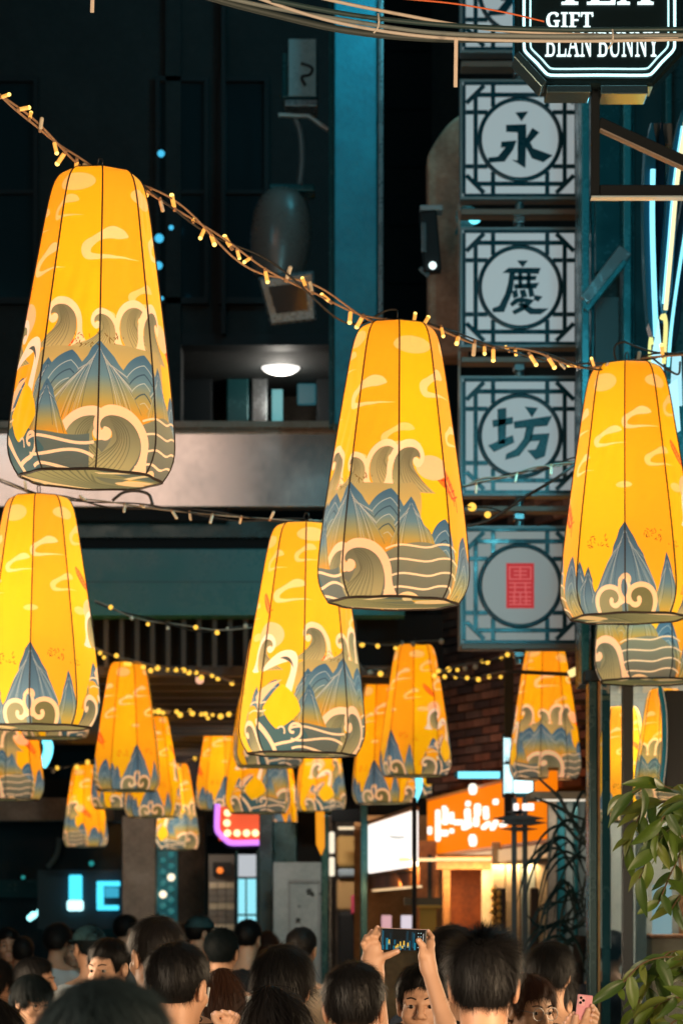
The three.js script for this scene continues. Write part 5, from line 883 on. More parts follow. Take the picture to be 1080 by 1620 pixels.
// fine strands laid over (or standing on) a head of hair
function strands(g, count, len, lift, w, whorl = V(0.012, 0.118, -0.05), curl = 0.004) {
  const P3 = g.attributes.position, N3 = g.attributes.normal, pos = [], nor = [], idx = [], p = V(0, 0, 0), nn = V(0, 0, 0), f = V(0, 0, 0), side = V(0, 0, 0);
  for (let i = 0; i < count; i++) {
    const k = (rnd() * P3.count) | 0; p.fromBufferAttribute(P3, k); nn.fromBufferAttribute(N3, k); if (nn.y < -0.6) continue;
    f.copy(p).sub(whorl); f.y -= 0.06; f.addScaledVector(nn, -f.dot(nn)).normalize().addScaledVector(V(rr(-1, 1), rr(-1, 1), rr(-1, 1)), 0.34); side.crossVectors(f, nn).normalize();
    const stand = lift * (lift > 0.4 ? sstep(-0.1, 0.75, nn.y) * 0.9 + 0.1 : 1), L = len * rr(0.6, 1.25), b = pos.length / 3, h = rr(0.0005, 0.003), bend = rr(-1, 1) * curl, n = 3;
    for (let s = 0; s <= n; s++) {
      const t = s / n, q = p.clone().addScaledVector(f, L * t * (1 - stand * 0.6)).addScaledVector(nn, h + L * stand * t - (1 - stand) * L * L * t * t * 4.2).addScaledVector(side, bend * t * t), ww = w * (1 - t * 0.85);
      pos.push(q.x - side.x * ww, q.y - side.y * ww, q.z - side.z * ww, q.x + side.x * ww, q.y + side.y * ww, q.z + side.z * ww); const m = nn.clone().addScaledVector(side, 0.001); nor.push(m.x, m.y, m.z, m.x, m.y, m.z);
      if (s) { const c = b + (s - 1) * 2; idx.push(c, c + 1, c + 2, c + 1, c + 3, c + 2); }
    }
  }
  const o = new THREE.BufferGeometry(); o.setAttribute('position', new THREE.Float32BufferAttribute(pos, 3)); o.setAttribute('normal', new THREE.Float32BufferAttribute(nor, 3)); o.setAttribute('uv', new THREE.BufferAttribute(new Float32Array(pos.length / 3 * 2), 2)); o.setIndex(idx); return o;
}
const headGeo = { man: surface(headField(false), [-0.2, -0.29, -0.14], [0.2, 0.14, 0.13], 0.0042), woman: surface(headField(true), [-0.2, -0.29, -0.14], [0.2, 0.14, 0.13], 0.0042) };
const hairGeo = {};
for (const k of ['crop', 'spiky', 'bowl', 'fade', 'long', 'bun']) {
  const s = surface(hairField(k), [-0.14, k === 'long' ? -0.38 : -0.16, -0.2], [0.14, 0.17, 0.14], k === 'long' ? 0.006 : 0.005);
  const [n, len, lift, w] = { crop: [6500, 0.03, 0.2, 0.0008], spiky: [14000, 0.045, 0.66, 0.0008], bowl: [8500, 0.06, 0.06, 0.001], fade: [4500, 0.014, 0.35, 0.0007], long: [9000, 0.1, 0.03, 0.0012], bun: [6500, 0.05, 0.06, 0.001] }[k];
  hairGeo[k] = mergeGeometries([s.toNonIndexed(), strands(s, n, len, lift, w).toNonIndexed()]);
}
const tors = (x, y, z) => { const m = Math.abs(x); let d = cap(m, y, z, [0.0, -0.3, -0.05], [0.155, -0.272, -0.055], 0.07, 0.058); d = smin(d, cap(x, y, z * 1.25 + 0.05 * 0.25, [0, -0.36, -0.05], [0, -0.72, -0.045], 0.155, 0.145), 0.08); d = smin(d, cap(m, y, z, [0.1, -0.33, -0.045], [0.11, -0.45, -0.04], 0.09, 0.08), 0.06);
  d = smin(d, cap(m, y, z, [0.185, -0.28, -0.055], [0.23, -0.5, -0.06], 0.062, 0.052), 0.03); return d + 0.006 * wob(x, y, z, 22); };
const collar = (x, y, z) => smax(smin(tors(x, y, z), cap(x, y, z, [0, -0.2, -0.045], [0, -0.26, -0.05], 0.068, 0.1), 0.03), -cap(x, y, z, [0, -0.05, -0.028], [0, -0.24, -0.045], 0.062, 0.066), 0.008);
const shirtGeo = surface(collar, [-0.34, -0.92, -0.28], [0.34, -0.16, 0.2], 0.013);
const trouserGeo = surface((x, y, z) => { const m = Math.abs(x); return smin(cap(m, y, z, [0.075, -0.8, -0.045], [0.095, -1.46, -0.05], 0.1, 0.055), cap(x, y, z, [-0.06, -0.8, -0.045], [0.06, -0.8, -0.045], 0.11), 0.05); }, [-0.24, -1.53, -0.2], [0.24, -0.66, 0.12], 0.03);
const armGeo = surface((x, y, z) => { const m = Math.abs(x); let d = cap(m, y, z, [0.228, -0.47, -0.06], [0.24, -0.6, -0.05], 0.043, 0.04); d = smin(d, cap(m, y, z, [0.24, -0.6, -0.05], [0.235, -0.83, 0.02], 0.04, 0.028), 0.02); d = smin(d, ell(m, y, z, 0.234, -0.88, 0.03, 0.022, 0.05, 0.04), 0.02);
  for (let i = 0; i < 4; i++) d = smin(d, cap(m, y, z, [0.234, -0.9, 0.0 + i * 0.02], [0.226, -0.975 + Math.abs(i - 1.6) * 0.008, 0.008 + i * 0.018], 0.0105, 0.008), 0.006); return smin(d, cap(m, y, z, [0.23, -0.86, 0.06], [0.218, -0.925, 0.08], 0.012, 0.009), 0.008); }, [-0.3, -1.0, -0.13], [0.3, -0.42, 0.11], 0.008);
const shoeGeo = mergeGeometries([-1, 1].map((s) => new THREE.SphereGeometry(1, 14, 8).scale(0.048, 0.04, 0.125).translate(s * 0.1, -1.5, 0.02)));
const bodyGeo = { man: mergeGeometries([plain(headGeo.man.clone()), plain(armGeo.clone())]), woman: mergeGeometries([plain(headGeo.woman.clone()), plain(armGeo.clone())]) };
const skinTones = [C(0.56, 0.31, 0.19), C(0.62, 0.36, 0.23), C(0.48, 0.25, 0.15)];
const mSkin = skinTones.map((c) => M(c, 0.5, { sheen: 0.2, sheenColor: C(1, 0.6, 0.4), sheenRoughness: 0.5 }));
const hairMat = (c) => M(c, 0.46, { specularIntensity: 0.42 });
const mHair = { black: hairMat(C(0.007, 0.0065, 0.0065)), soft: hairMat(C(0.014, 0.012, 0.011)), brown: hairMat(C(0.05, 0.02, 0.011)), teal: M(C(0.004, 0.009, 0.011), 0.62, { specularIntensity: 0.35 }) };
const mEye = M(C(0.36, 0.34, 0.32), 0.2), mIris = M(C(0.012, 0.007, 0.005), 0.1), mBrow = M(C(0.022, 0.014, 0.011), 0.9), mLip = M(C(0.46, 0.15, 0.12), 0.4), mShoe = M(C(0.02, 0.02, 0.02), 0.6);
const faceGeo = {
  eye: [-1, 1].map((s) => new THREE.SphereGeometry(0.0115, 16, 12).translate(s * 0.031, 0.004, 0.0738)), iris: [-1, 1].map((s) => new THREE.SphereGeometry(0.0068, 12, 8).scale(1, 1, 0.45).translate(s * 0.031, 0.0035, 0.0838)),
  brow: [-1, 1].map((s) => new THREE.TubeGeometry(new THREE.CatmullRomCurve3([V(s * 0.013, 0.027, 0.093), V(s * 0.03, 0.033, 0.089), V(s * 0.046, 0.028, 0.074)]), 12, 0.0026, 6)),
  lip: mergeGeometries([new THREE.CapsuleGeometry(0.0062, 0.028, 4, 10).rotateZ(Math.PI / 2).translate(0, -0.0622, 0.0836).toNonIndexed(), new THREE.CapsuleGeometry(0.0072, 0.02, 4, 10).rotateZ(Math.PI / 2).translate(0, -0.0725, 0.0835).toNonIndexed()]),
};
const cloths = (c, r = 0.85) => M(c, r, { bumpMap: fineBump, bumpScale: 0.002 });
const SH = { black: cloths(C(0.012, 0.012, 0.013)), white: cloths(C(0.62, 0.64, 0.64)), grey: cloths(C(0.3, 0.27, 0.24)), teal: cloths(C(0.02, 0.07, 0.08)), navy: cloths(C(0.012, 0.02, 0.035)), tan: cloths(C(0.4, 0.28, 0.18)) };
const mTrouser = cloths(C(0.02, 0.022, 0.028));
// px: middle of the head, top of the hair and width of the head in the picture; face: degrees the face is turned from straight at the viewer (180 looks away)
function person(label, { px, top, w, face = 180, tilt = 0, roll = 0, kind = 'crop', hair = 'black', shirt = 'black', sex = 'man', skin = 0, features = false, size = 0.172, arms = true }) {
  const d = size * F / w, th = 0.122 + { crop: 0.017, spiky: 0.05, bowl: 0.024, fade: 0.016, long: 0.024, bun: 0.02 }[kind], k = size / (kind === 'bowl' || kind === 'long' ? 0.196 : kind === 'spiky' ? 0.192 : 0.172), c = P(px, top, d).add(V(0, -th * k, 0));
  const t = thing('person', label, 'person', V(c.x, 0, c.z), 'crowd in the lane under the lanterns'); t.rotation.y = face * Math.PI / 180;
  const add = (name, g, m, parent = t) => { const o = new THREE.Mesh(g, m); o.name = name; o.castShadow = o.receiveShadow = true; parent.add(o); return o; };
  const body = add('body', arms ? bodyGeo[sex] : headGeo[sex], mSkin[skin]); body.position.y = c.y; body.rotation.set(tilt, 0, roll); body.scale.setScalar(k);
  const on = (o) => { o.position.y = c.y; o.rotation.set(tilt, 0, roll); o.scale.setScalar(k); return o; };
  on(add('hair', hairGeo[kind], mHair[hair]));
  const sy = c.y / 1.54; let o = add('shirt', shirtGeo, SH[shirt]); o.position.y = c.y; o.scale.set(k, lerp(1, sy, 0.3), k); o.position.y += 0.0;
  o = add('trousers', trouserGeo, mTrouser); o.position.y = c.y; o.scale.set(k, sy, k); o = add('shoes', shoeGeo, mShoe); o.position.y = c.y; o.scale.set(k, sy, k);
  if (features) { const f = new THREE.Group(); f.name = 'face_details'; on(f); t.add(f); faceGeo.eye.forEach((g, i) => { const e = add('eye', g, mEye, f); }); faceGeo.iris.forEach((g) => add('iris', g, mIris, f)); faceGeo.brow.forEach((g) => add('eyebrow', g, mBrow, f)); add('lips', faceGeo.lip, mLip, f); }
  t.userData.head = { c, k, tilt, roll }; return t;
}
function glasses(t, mat, r = 0.022) { const { c, k, tilt, roll } = t.userData.head, g = []; for (const s of [-1, 1]) g.push(new THREE.TorusGeometry(r, 0.0016, 6, 28).translate(s * 0.032, 0.002, 0.098), rod(V(s * 0.055, 0.008, 0.096), V(s * 0.083, 0.01, 0), 0.0016, 0.0016, 6)); g.push(rod(V(-0.011, 0.006, 0.1), V(0.011, 0.006, 0.1), 0.0016, 0.0016, 6)); const m = new THREE.Mesh(mergeGeometries(g.map(plain)), mat); m.name = 'glasses'; m.position.y = c.y; m.rotation.set(tilt, 0, roll); m.scale.setScalar(k); t.add(m); }
function cappy(t, mat) { const { c, k, tilt } = t.userData.head; const g = mergeGeometries([new THREE.SphereGeometry(0.108, 28, 14, 0, Math.PI * 2, 0, Math.PI / 2).scale(0.9, 0.82, 1.02).translate(0, 0.052, -0.012), new THREE.CylinderGeometry(0.085, 0.085, 0.006, 24, 1, false, -Math.PI / 2, Math.PI).scale(0.95, 1, 1.1).rotateX(0.12).translate(0, 0.052, 0.075)].map((q) => plain(q))); const m = new THREE.Mesh(g, mat); m.name = 'cap'; m.position.y = c.y; m.rotation.x = tilt; m.scale.setScalar(k); m.castShadow = true; t.add(m); }

person('man seen from behind with short spiky black hair, largest head in the crowd', { px: 765, top: 1456, w: 122, face: 176, kind: 'spiky', skin: 2, size: 0.19 });
person('person with long dark hair, blurred and close to the viewer at lower left', { px: 168, top: 1547, w: 216, face: 172, kind: 'bowl', hair: 'teal', sex: 'woman', size: 0.2 });
person('man from behind with glossy black hair and a thin neck cord, left of centre', { px: 283, top: 1490, w: 94, face: 158, kind: 'crop' });
{ const n = tag(part('neck_cord', new THREE.TorusGeometry(0.075, 0.0025, 6, 32).rotateX(Math.PI / 2 - 0.3).scale(1, 1, 0.9).translate(...P(283, 1612, 9.5).toArray()), M(C(0.02, 0.02, 0.02), 0.6)), 'thin dark cord round the neck of the glossy-haired man', 'necklace'); }
person('tall man from behind with thick dark hair, behind the one with the neck cord', { px: 246, top: 1450, w: 82, face: -150, kind: 'crop', hair: 'soft' });
person('man with short black hair looking down sideways, half hidden by the blurred head', { px: 172, top: 1484, w: 62, face: -32, tilt: 0.1, features: true, skin: 1 });
{ const t = person('girl with glasses and dark hair looking down at lower left', { px: 52, top: 1542, w: 60, face: 38, tilt: 0.2, kind: 'bowl', hair: 'teal', sex: 'woman', features: true, skin: 1, size: 0.185 }); glasses(t, mBrow); }
person('young man in profile with an orange-lit cheek near the left edge', { px: 58, top: 1514, w: 52, face: 78, features: true, skin: 0 });
person('blurred person facing the viewer at the far left edge', { px: 13, top: 1468, w: 36, face: 10, features: true, skin: 2 });
person('dark-haired head cut by the left edge, upper of two', { px: -6, top: 1516, w: 56, face: 150, kind: 'bowl', size: 0.19 });
person('dark-haired head cut by the lower left corner', { px: -4, top: 1586, w: 88, face: 165, kind: 'long', sex: 'woman', size: 0.196 });
person('blurred person in a white t-shirt with head turned away, at left', { px: 93, top: 1460, w: 40, face: 150, kind: 'bowl', shirt: 'white', hair: 'soft', size: 0.19 });
{ const t = person('blurred person with a dark teal cap and white sleeves at left', { px: 140, top: 1464, w: 46, face: -150, shirt: 'white', hair: 'teal' }); cappy(t, SH.teal); }
person('small far man with short hair turned to the right, behind the tall dark-haired man', { px: 202, top: 1447, w: 34, face: 120, shirt: 'grey' });
{ const t = person('man in a dark teal cap turned sideways, above the glossy-haired man', { px: 318, top: 1448, w: 38, face: 120, shirt: 'teal', skin: 1 }); cappy(t, SH.teal); }
person('person from behind with dark teal hair and a pale collar, right of the capped man', { px: 351, top: 1469, w: 52, face: 170, hair: 'teal', shirt: 'white', kind: 'crop' });
person('man from behind in black with flat-topped hair, beside the bright doorway', { px: 393, top: 1455, w: 40, face: 160, kind: 'crop', skin: 1 });
person('person from behind with straight glossy black hair near the centre', { px: 448, top: 1494, w: 97, face: 172, kind: 'bowl', size: 0.196 });
person('young man from behind with faded sides and a beige t-shirt', { px: 477, top: 1467, w: 48, face: 170, kind: 'fade', hair: 'soft', shirt: 'tan' });
person('woman from behind with light streaks in her dark hair, low at the centre', { px: 442, top: 1571, w: 104, face: 150, kind: 'long', hair: 'soft', sex: 'woman', size: 0.196 });
{ const t = person('man from behind with cropped hair and glasses, left of the raised phone', { px: 560, top: 1522, w: 96, face: 174, kind: 'crop', skin: 2 }); glasses(t, mBrow, 0.024); }
person('young man facing the viewer behind the raised arm', { px: 668, top: 1526, w: 82, face: -6, tilt: 0.02, kind: 'crop', features: true, skin: 1 });
person('man from behind holding up a phone, hidden behind the largest head', { px: 712, top: 1464, w: 76, face: 178, kind: 'crop', skin: 0, arms: false });
person('child with dark hair of whom only the crown shows below the raised arm, left one', { px: 634, top: 1606, w: 46, face: 170, kind: 'bowl', size: 0.18 });
person('child with dark hair of whom only the crown shows below the raised arm, right one', { px: 672, top: 1609, w: 60, face: 180, kind: 'bowl', size: 0.18 });
person('person from behind with a round black head of hair, left of the shop post', { px: 871, top: 1489, w: 72, face: 165, kind: 'bowl', size: 0.19 });
{ const t = person('woman with brown hair and clear glasses looking down, beside the largest head', { px: 838, top: 1540, w: 72, face: 32, tilt: 0.12, kind: 'bun', hair: 'brown', sex: 'woman', features: true, skin: 1 }); glasses(t, M(C(0.6, 0.6, 0.6), 0.2, { metalness: 0.6 }), 0.024); }
{ const t = person('dark-haired woman with dark glasses looking down, left of the pink phone', { px: 872, top: 1540, w: 64, face: -38, tilt: 0.2, kind: 'bun', hair: 'soft', sex: 'woman', features: true, skin: 0, shirt: 'black' }); glasses(t, mBrow, 0.023); }
{ const t = person('woman with red-brown hair and two white clips, seen from behind', { px: 340, top: 1540, w: 76, face: -140, kind: 'long', hair: 'brown', sex: 'woman', size: 0.196 });
  for (const [x, name] of [[322, 'left'], [329, 'right']]) tag(part('hair_clip', bar(P(x + 2, 1562, 11.55), P(x - 3, 1592, 11.5), 0.009, 0.008, 0.003), M(C(0.75, 0.75, 0.72), 0.3)), x < 325 ? 'white hair clip in the red-brown hair, nearer the neck-cord man' : 'white hair clip in the red-brown hair, nearer her crown', 'hair clip', 'white hair clips'); }
person('far person in white with a bare forehead between the two blurred white shirts', { px: 116, top: 1478, w: 34, face: 20, shirt: 'white', features: true, skin: 1 });
person('far man in a white shirt at the left edge, behind the girl with glasses', { px: 34, top: 1482, w: 36, face: 200, shirt: 'white', hair: 'soft' });
person('far person in beige between the glossy-haired man and the capped man', { px: 288, top: 1462, w: 32, face: 190, shirt: 'tan', hair: 'soft' });
person('far woman with brown hair behind the flat-topped man', { px: 424, top: 1476, w: 34, face: 170, kind: 'long', hair: 'brown', sex: 'woman', shirt: 'white', size: 0.19 });
person('dark-haired man behind the raised phone', { px: 690, top: 1500, w: 52, face: 175, kind: 'crop', shirt: 'navy' });
person('person in dark clothes standing in for a reflection in the shop glass', { px: 968, top: 1472, w: 44, face: 150, kind: 'bowl', shirt: 'navy', size: 0.18 });  // solid figure behind the glass in place of a reflected person
person('person in a pale top with raised hand, standing in for a reflection in the shop glass', { px: 990, top: 1512, w: 38, face: 60, kind: 'bun', hair: 'brown', shirt: 'grey', sex: 'woman' });  // second figure put behind the glass for the mirrored people
scene.traverse((o) => { if (o.userData.head) delete o.userData.head; });
// hands: joints read from the picture at their distance; each finger is a chain of its own
function handThing(label, d, { palm, fingers, thumb, arm, pr = 0.02, fr = 0.0085, skin = 0, cell = 0.003 }) {
  const q = ([x, y, z = 0]) => { const p = P(x, y, d + z); return [p.x, p.y, p.z]; }, segs = [];
  palm.forEach((s) => segs.push([q(s[0]), q(s[1]), s[2] ?? pr, s[3] ?? pr, 0.018]));
  for (const f of fingers) for (let i = 0; i + 1 < f.length; i++) segs.push([q(f[i]), q(f[i + 1]), fr * (1 - i * 0.06), fr * (1 - (i + 1) * 0.07), i ? 0.003 : 0.007]);
  for (let i = 0; i + 1 < thumb.length; i++) segs.push([q(thumb[i]), q(thumb[i + 1]), 0.0125 - i * 0.0015, 0.0112 - i * 0.0016, i ? 0.003 : 0.01]);
  arm.forEach(([a, b, r0, r1]) => segs.push([q(a), q(b), r0, r1, 0.02]));
  const lo = [1e9, 1e9, 1e9], hi = [-1e9, -1e9, -1e9]; for (const [a, b, r0, r1] of segs) for (const [p, r] of [[a, r0], [b, r1]]) for (let k = 0; k < 3; k++) { lo[k] = Math.min(lo[k], p[k] - r - 0.012); hi[k] = Math.max(hi[k], p[k] + r + 0.012); }
  const g = surface((x, y, z) => { let s = 1; for (const [a, b, r0, r1, k] of segs) s = smin(s, cap(x, y, z, a, b, r0, r1), k); return s; }, lo, hi, cell);
  const c = V((lo[0] + hi[0]) / 2, lo[1], (lo[2] + hi[2]) / 2), t = thing('raised_hand', label, 'hand', c); part('hand', g, mSkin[skin], t);
  for (const f of [...fingers, thumb]) { const e = q(f[f.length - 1]), b = q(f[f.length - 2]), dir = V(e[0] - b[0], e[1] - b[1], e[2] - b[2]).normalize(); part('nail', new THREE.SphereGeometry(1, 10, 6).scale(0.0052, 0.0062, 0.003).translate(e[0] + dir.x * 0.001, e[1] + dir.y * 0.001, e[2] + fr * 0.82), M(C(0.72, 0.45, 0.36), 0.3), t); }
  return t;
}
const dP = 9.3;
handThing('left hand gripping the raised phone, thumb along its lower edge', dP, { palm: [[[584, 1518], [588, 1500], 0.026, 0.022], [[598, 1519], [596, 1498], 0.02, 0.018]], thumb: [[600, 1516, -0.01], [614, 1511, -0.02], [628, 1505, -0.03]], skin: 1,
  fingers: [[[596, 1499], [600, 1486, -0.02], [607, 1480, -0.05]], [[593, 1497], [595, 1482, -0.015], [604, 1470, 0.02]], [[588, 1497], [588, 1481, -0.02], [597, 1467, 0.02]], [[582, 1499], [580, 1485, -0.02], [588, 1473, 0.015]], [[578, 1504], [574, 1493, -0.015], [579, 1481, 0.01]]].slice(1), arm: [[[590, 1520], [592, 1540], 0.026, 0.028], [[592, 1540], [600, 1680, 0.05], 0.028, 0.042]] });
handThing('right hand and bare forearm holding up the phone, thumb on its screen', dP, { palm: [[[674, 1512], [679, 1494, 0.02], 0.024, 0.018]], thumb: [[668, 1511, -0.02], [668, 1496, -0.03], [662, 1488, -0.035]], skin: 1,
  fingers: [[[682, 1494, 0.02], [683, 1482, 0.03], [677, 1473, 0.035]], [[681, 1498, 0.03], [680, 1487, 0.04], [671, 1483, 0.04]], [[680, 1503, 0.03], [676, 1494, 0.045], [668, 1492, 0.045]], [[678, 1508, 0.03], [672, 1502, 0.04], [665, 1501, 0.04]]], arm: [[[675, 1514], [677, 1530], 0.022, 0.0235], [[677, 1530], [704, 1620, -0.05], 0.0235, 0.031], [[704, 1620, -0.05], [716, 1700, -0.2], 0.031, 0.04]] });
{ // the phone with its lit screen
  const c = P(638, 1487, dP - 0.015), t = thing('phone', 'black phone held up sideways, its screen showing the lanterns', 'phone', c), W = 0.146, H = 0.071;
  const at = (g) => g.rotateZ(-0.035).translate(c.x, c.y, c.z);
  part('case', at(new RoundedBoxGeometry(W, H, 0.009, 3, 0.004).translate(0, 0, -0.006)), M(C(0.02, 0.02, 0.022), 0.35), t); part('rim', at(new RoundedBoxGeometry(W + 0.002, 0.002, 0.0095, 1, 0.0008).translate(0, H / 2, -0.006)), M(C(0.7, 0.5, 0.5), 0.3, { metalness: 0.5 }), t);
  const scr = canvasTex(512, 240, (g) => {
    g.fillStyle = '#04161c'; g.fillRect(0, 0, 512, 240); for (let i = 0; i < 18; i++) { g.fillStyle = ['#0b5a70', '#0f7c94', '#083a4a', '#052430'][i % 4]; g.fillRect(rr(0, 420), rr(0, 200), rr(6, 26), rr(60, 240)); }
    g.fillStyle = '#02080b'; g.fillRect(130, 0, 150, 120);
    for (const [x, y, h] of [[88, 120, 60], [190, 170, 50], [220, 140, 70], [262, 130, 70], [170, 190, 36], [310, 150, 60], [245, 190, 34]]) { g.fillStyle = '#f4c44a'; g.beginPath(); g.moveTo(x - 7, y); g.lineTo(x + 7, y); g.lineTo(x + 13, y + h); g.lineTo(x - 13, y + h); g.fill(); g.fillStyle = '#8a9a86'; g.fillRect(x - 13, y + h * 0.72, 26, h * 0.28); }
    g.fillStyle = '#03090c'; g.fillRect(404, 0, 108, 240); g.fillStyle = '#bfe8ee'; for (let i = 0; i < 5; i++) for (let j = 0; j < 2; j++) { g.beginPath(); g.arc(428 + j * 30, 36 + i * 42, 6, 0, 7); g.fill(); } g.fillStyle = '#f4f4f0'; g.fillRect(484, 40, 5, 100);
  });
  part('screen', at(new THREE.PlaneGeometry(W - 0.007, H - 0.006).translate(0, 0, -0.001)), M(C(0.01, 0.01, 0.01), 0.15, { emissive: new THREE.Color(1, 1, 1), emissiveMap: scr, emissiveIntensity: 0.9 }), t);
}
const dK = 9.6;
handThing('hand holding a pink phone upright beside the shop post', dK, { palm: [[[930, 1622], [936, 1606, 0.02], 0.022, 0.016]], thumb: [[922, 1622, -0.02], [926, 1610, -0.03], [930, 1598, -0.03]], skin: 1, fingers: [[[938, 1606, 0.02], [941, 1598, 0], [936, 1591, -0.03]], [[939, 1610, 0.02], [944, 1604, 0], [938, 1598, -0.035]], [[938, 1616, 0.02], [943, 1611, 0], [936, 1606, -0.035]], [[936, 1622, 0.02], [940, 1618, 0], [934, 1614, -0.03]]], arm: [[[929, 1624], [936, 1700, 0.05], 0.026, 0.036]] });
handThing('fingers of a second hand left of the pink phone', dK, { palm: [[[902, 1632], [905, 1622], 0.022, 0.018]], thumb: [[908, 1626, -0.02], [910, 1616, -0.02], [911, 1608, -0.02]], skin: 1, fingers: [[[902, 1622], [905, 1612], [907, 1603]], [[899, 1623], [900, 1614], [902, 1606]], [[896, 1626], [896, 1618], [897, 1611]], [[893, 1630], [892, 1624], [893, 1618]]], arm: [[[902, 1634], [896, 1720], 0.026, 0.036]] });
handThing('hand at the lower edge beside the woman with white clips', 9.2, { palm: [[[352, 1628], [362, 1614], 0.022, 0.018]], thumb: [[346, 1620, -0.02], [340, 1612, -0.02], [338, 1605, -0.02]], skin: 1, fingers: [[[358, 1610], [348, 1604, -0.02], [341, 1602, -0.02]], [[364, 1612], [360, 1603, -0.02], [352, 1600, -0.02]], [[369, 1614], [370, 1605, -0.02], [364, 1601, -0.02]], [[373, 1618], [377, 1609, -0.02], [374, 1605, -0.02]]], arm: [[[355, 1630], [366, 1710], 0.026, 0.036]] });
{ const t = thing('phone', 'pink phone with three camera rings held at the lower right', 'phone', P(923, 1594, dK - 0.02)), c = P(923, 1594, dK - 0.02), at = (g) => g.rotateZ(-0.12).translate(c.x, c.y, c.z);
  part('case', at(new RoundedBoxGeometry(0.05, 0.085, 0.009, 3, 0.004)), M(C(0.72, 0.3, 0.36), 0.35), t); part('camera_plate', at(new RoundedBoxGeometry(0.022, 0.034, 0.004, 2, 0.0018).translate(-0.01, 0.022, 0.006)), M(C(0.78, 0.42, 0.46), 0.25), t);
  for (const [x, y] of [[-0.014, 0.031], [-0.014, 0.015], [-0.005, 0.023]]) part('lens', at(new THREE.CylinderGeometry(0.0045, 0.005, 0.003, 16).rotateX(Math.PI / 2).translate(x, y, 0.009)), M(C(0.01, 0.01, 0.012), 0.1), t); }
// ------------- plants at the right edge and a palm behind the signpost
function leafGeo(len, wid, fold, droop, tipCurl) {
  const pos = [], idx = [], n = 9;
  for (let i = 0; i <= n; i++) { const t = i / n, w = wid * Math.pow(Math.sin(Math.PI * Math.min(1, 0.04 + t * 0.96)), 0.8) * (1 - 0.35 * t) , z = -droop * t * t * len, wave = 0.03 * wid * Math.sin(t * 14); for (const s of [-1, -0.5, 0, 0.5, 1]) pos.push(s * w, t * len, z + fold * Math.abs(s) * w + wave * s + tipCurl * t * t * t * len); }
  for (let i = 0; i < n; i++) for (let j = 0; j < 4; j++) { const a = i * 5 + j; idx.push(a, a + 1, a + 5, a + 1, a + 6, a + 5); }
  const g = new THREE.BufferGeometry(); g.setAttribute('position', new THREE.Float32BufferAttribute(pos, 3)); g.setAttribute('uv', new THREE.BufferAttribute(new Float32Array(pos.length / 3 * 2), 2)); g.setIndex(idx); g.computeVertexNormals(); return g;
}
const leafGeos = [leafGeo(0.118, 0.025, 0.3, 0.2, 0), leafGeo(0.135, 0.028, 0.45, 0.4, -0.1), leafGeo(0.09, 0.022, 0.2, 0.1, 0.15), leafGeo(0.128, 0.023, 0.5, 0.5, 0)];
const leafMats = [C(0.085, 0.15, 0.018), C(0.12, 0.19, 0.024), C(0.055, 0.11, 0.018), C(0.16, 0.2, 0.03)].map((c) => M(c, 0.42, { transmission: 0.22, thickness: 0, bumpMap: fineBump, bumpScale: 0.001 }));
const mTwig = M(C(0.12, 0.075, 0.035), 0.8);
function bush(label, d, twigs, root, per) {
  const t = thing('leafy_plant', label, 'plant', root);
  for (const tw of twigs) {
    const pts = tw.map(([x, y, z]) => P(x, y, d + z)), cur = new THREE.CatmullRomCurve3(pts), L = cur.getLength(); part('twig', new THREE.TubeGeometry(cur, 24, 0.0035, 6), mTwig, t);
    const n = Math.round(L / per);
    for (let i = 0; i < n; i++) {
      const u = clamp((i + 0.6) / n, 0.04, 1), p = cur.getPointAt(u), tg = cur.getTangentAt(u), m = new THREE.Mesh(leafGeos[(rnd() * 4) | 0], leafMats[(rnd() * 4) | 0]); m.name = 'leaf'; m.castShadow = m.receiveShadow = true;
      const side = i % 2 ? 1 : -1, dir = tg.clone().multiplyScalar(0.75).add(V(side * rr(0.3, 1.0), rr(-0.9, 0.25), rr(-0.5, 0.8))).normalize();
      const face = V(rr(-0.6, 0.6), rr(0.1, 0.9), rr(0.3, 1)), X = face.clone().cross(dir).normalize().negate(), Z = X.clone().cross(dir).normalize();
      m.quaternion.setFromRotationMatrix(new THREE.Matrix4().makeBasis(X, dir, Z)); m.position.copy(p).sub(t.position); m.scale.setScalar(rr(0.65, 1.15)); t.add(m);
    }
  }
  return t;
}
bush('leafy green plant overhanging the shop glass at the right edge, upper one', 10.4, [[[1150, 1300, 0], [1080, 1256, 0], [1030, 1242, -0.05], [985, 1262, -0.05]], [[1130, 1290, 0.1], [1070, 1268, 0.1], [1020, 1280, 0.1], [992, 1340, 0.05]], [[1140, 1330, -0.1], [1080, 1300, -0.1], [1040, 1330, -0.1], [1010, 1390, -0.1]], [[1140, 1350, 0.05], [1090, 1330, 0.05], [1066, 1370, 0.05], [1040, 1430, 0]], [[1150, 1380, 0.15], [1110, 1360, 0.15], [1085, 1400, 0.15], [1060, 1440, 0.1]],
  [[1140, 1300, -0.15], [1085, 1270, -0.15], [1050, 1290, -0.15], [1034, 1350, -0.12]], [[1130, 1270, 0.2], [1090, 1262, 0.2], [1062, 1280, 0.2], [1056, 1330, 0.2]]], P(1160, 1600, 10.4), 0.03);
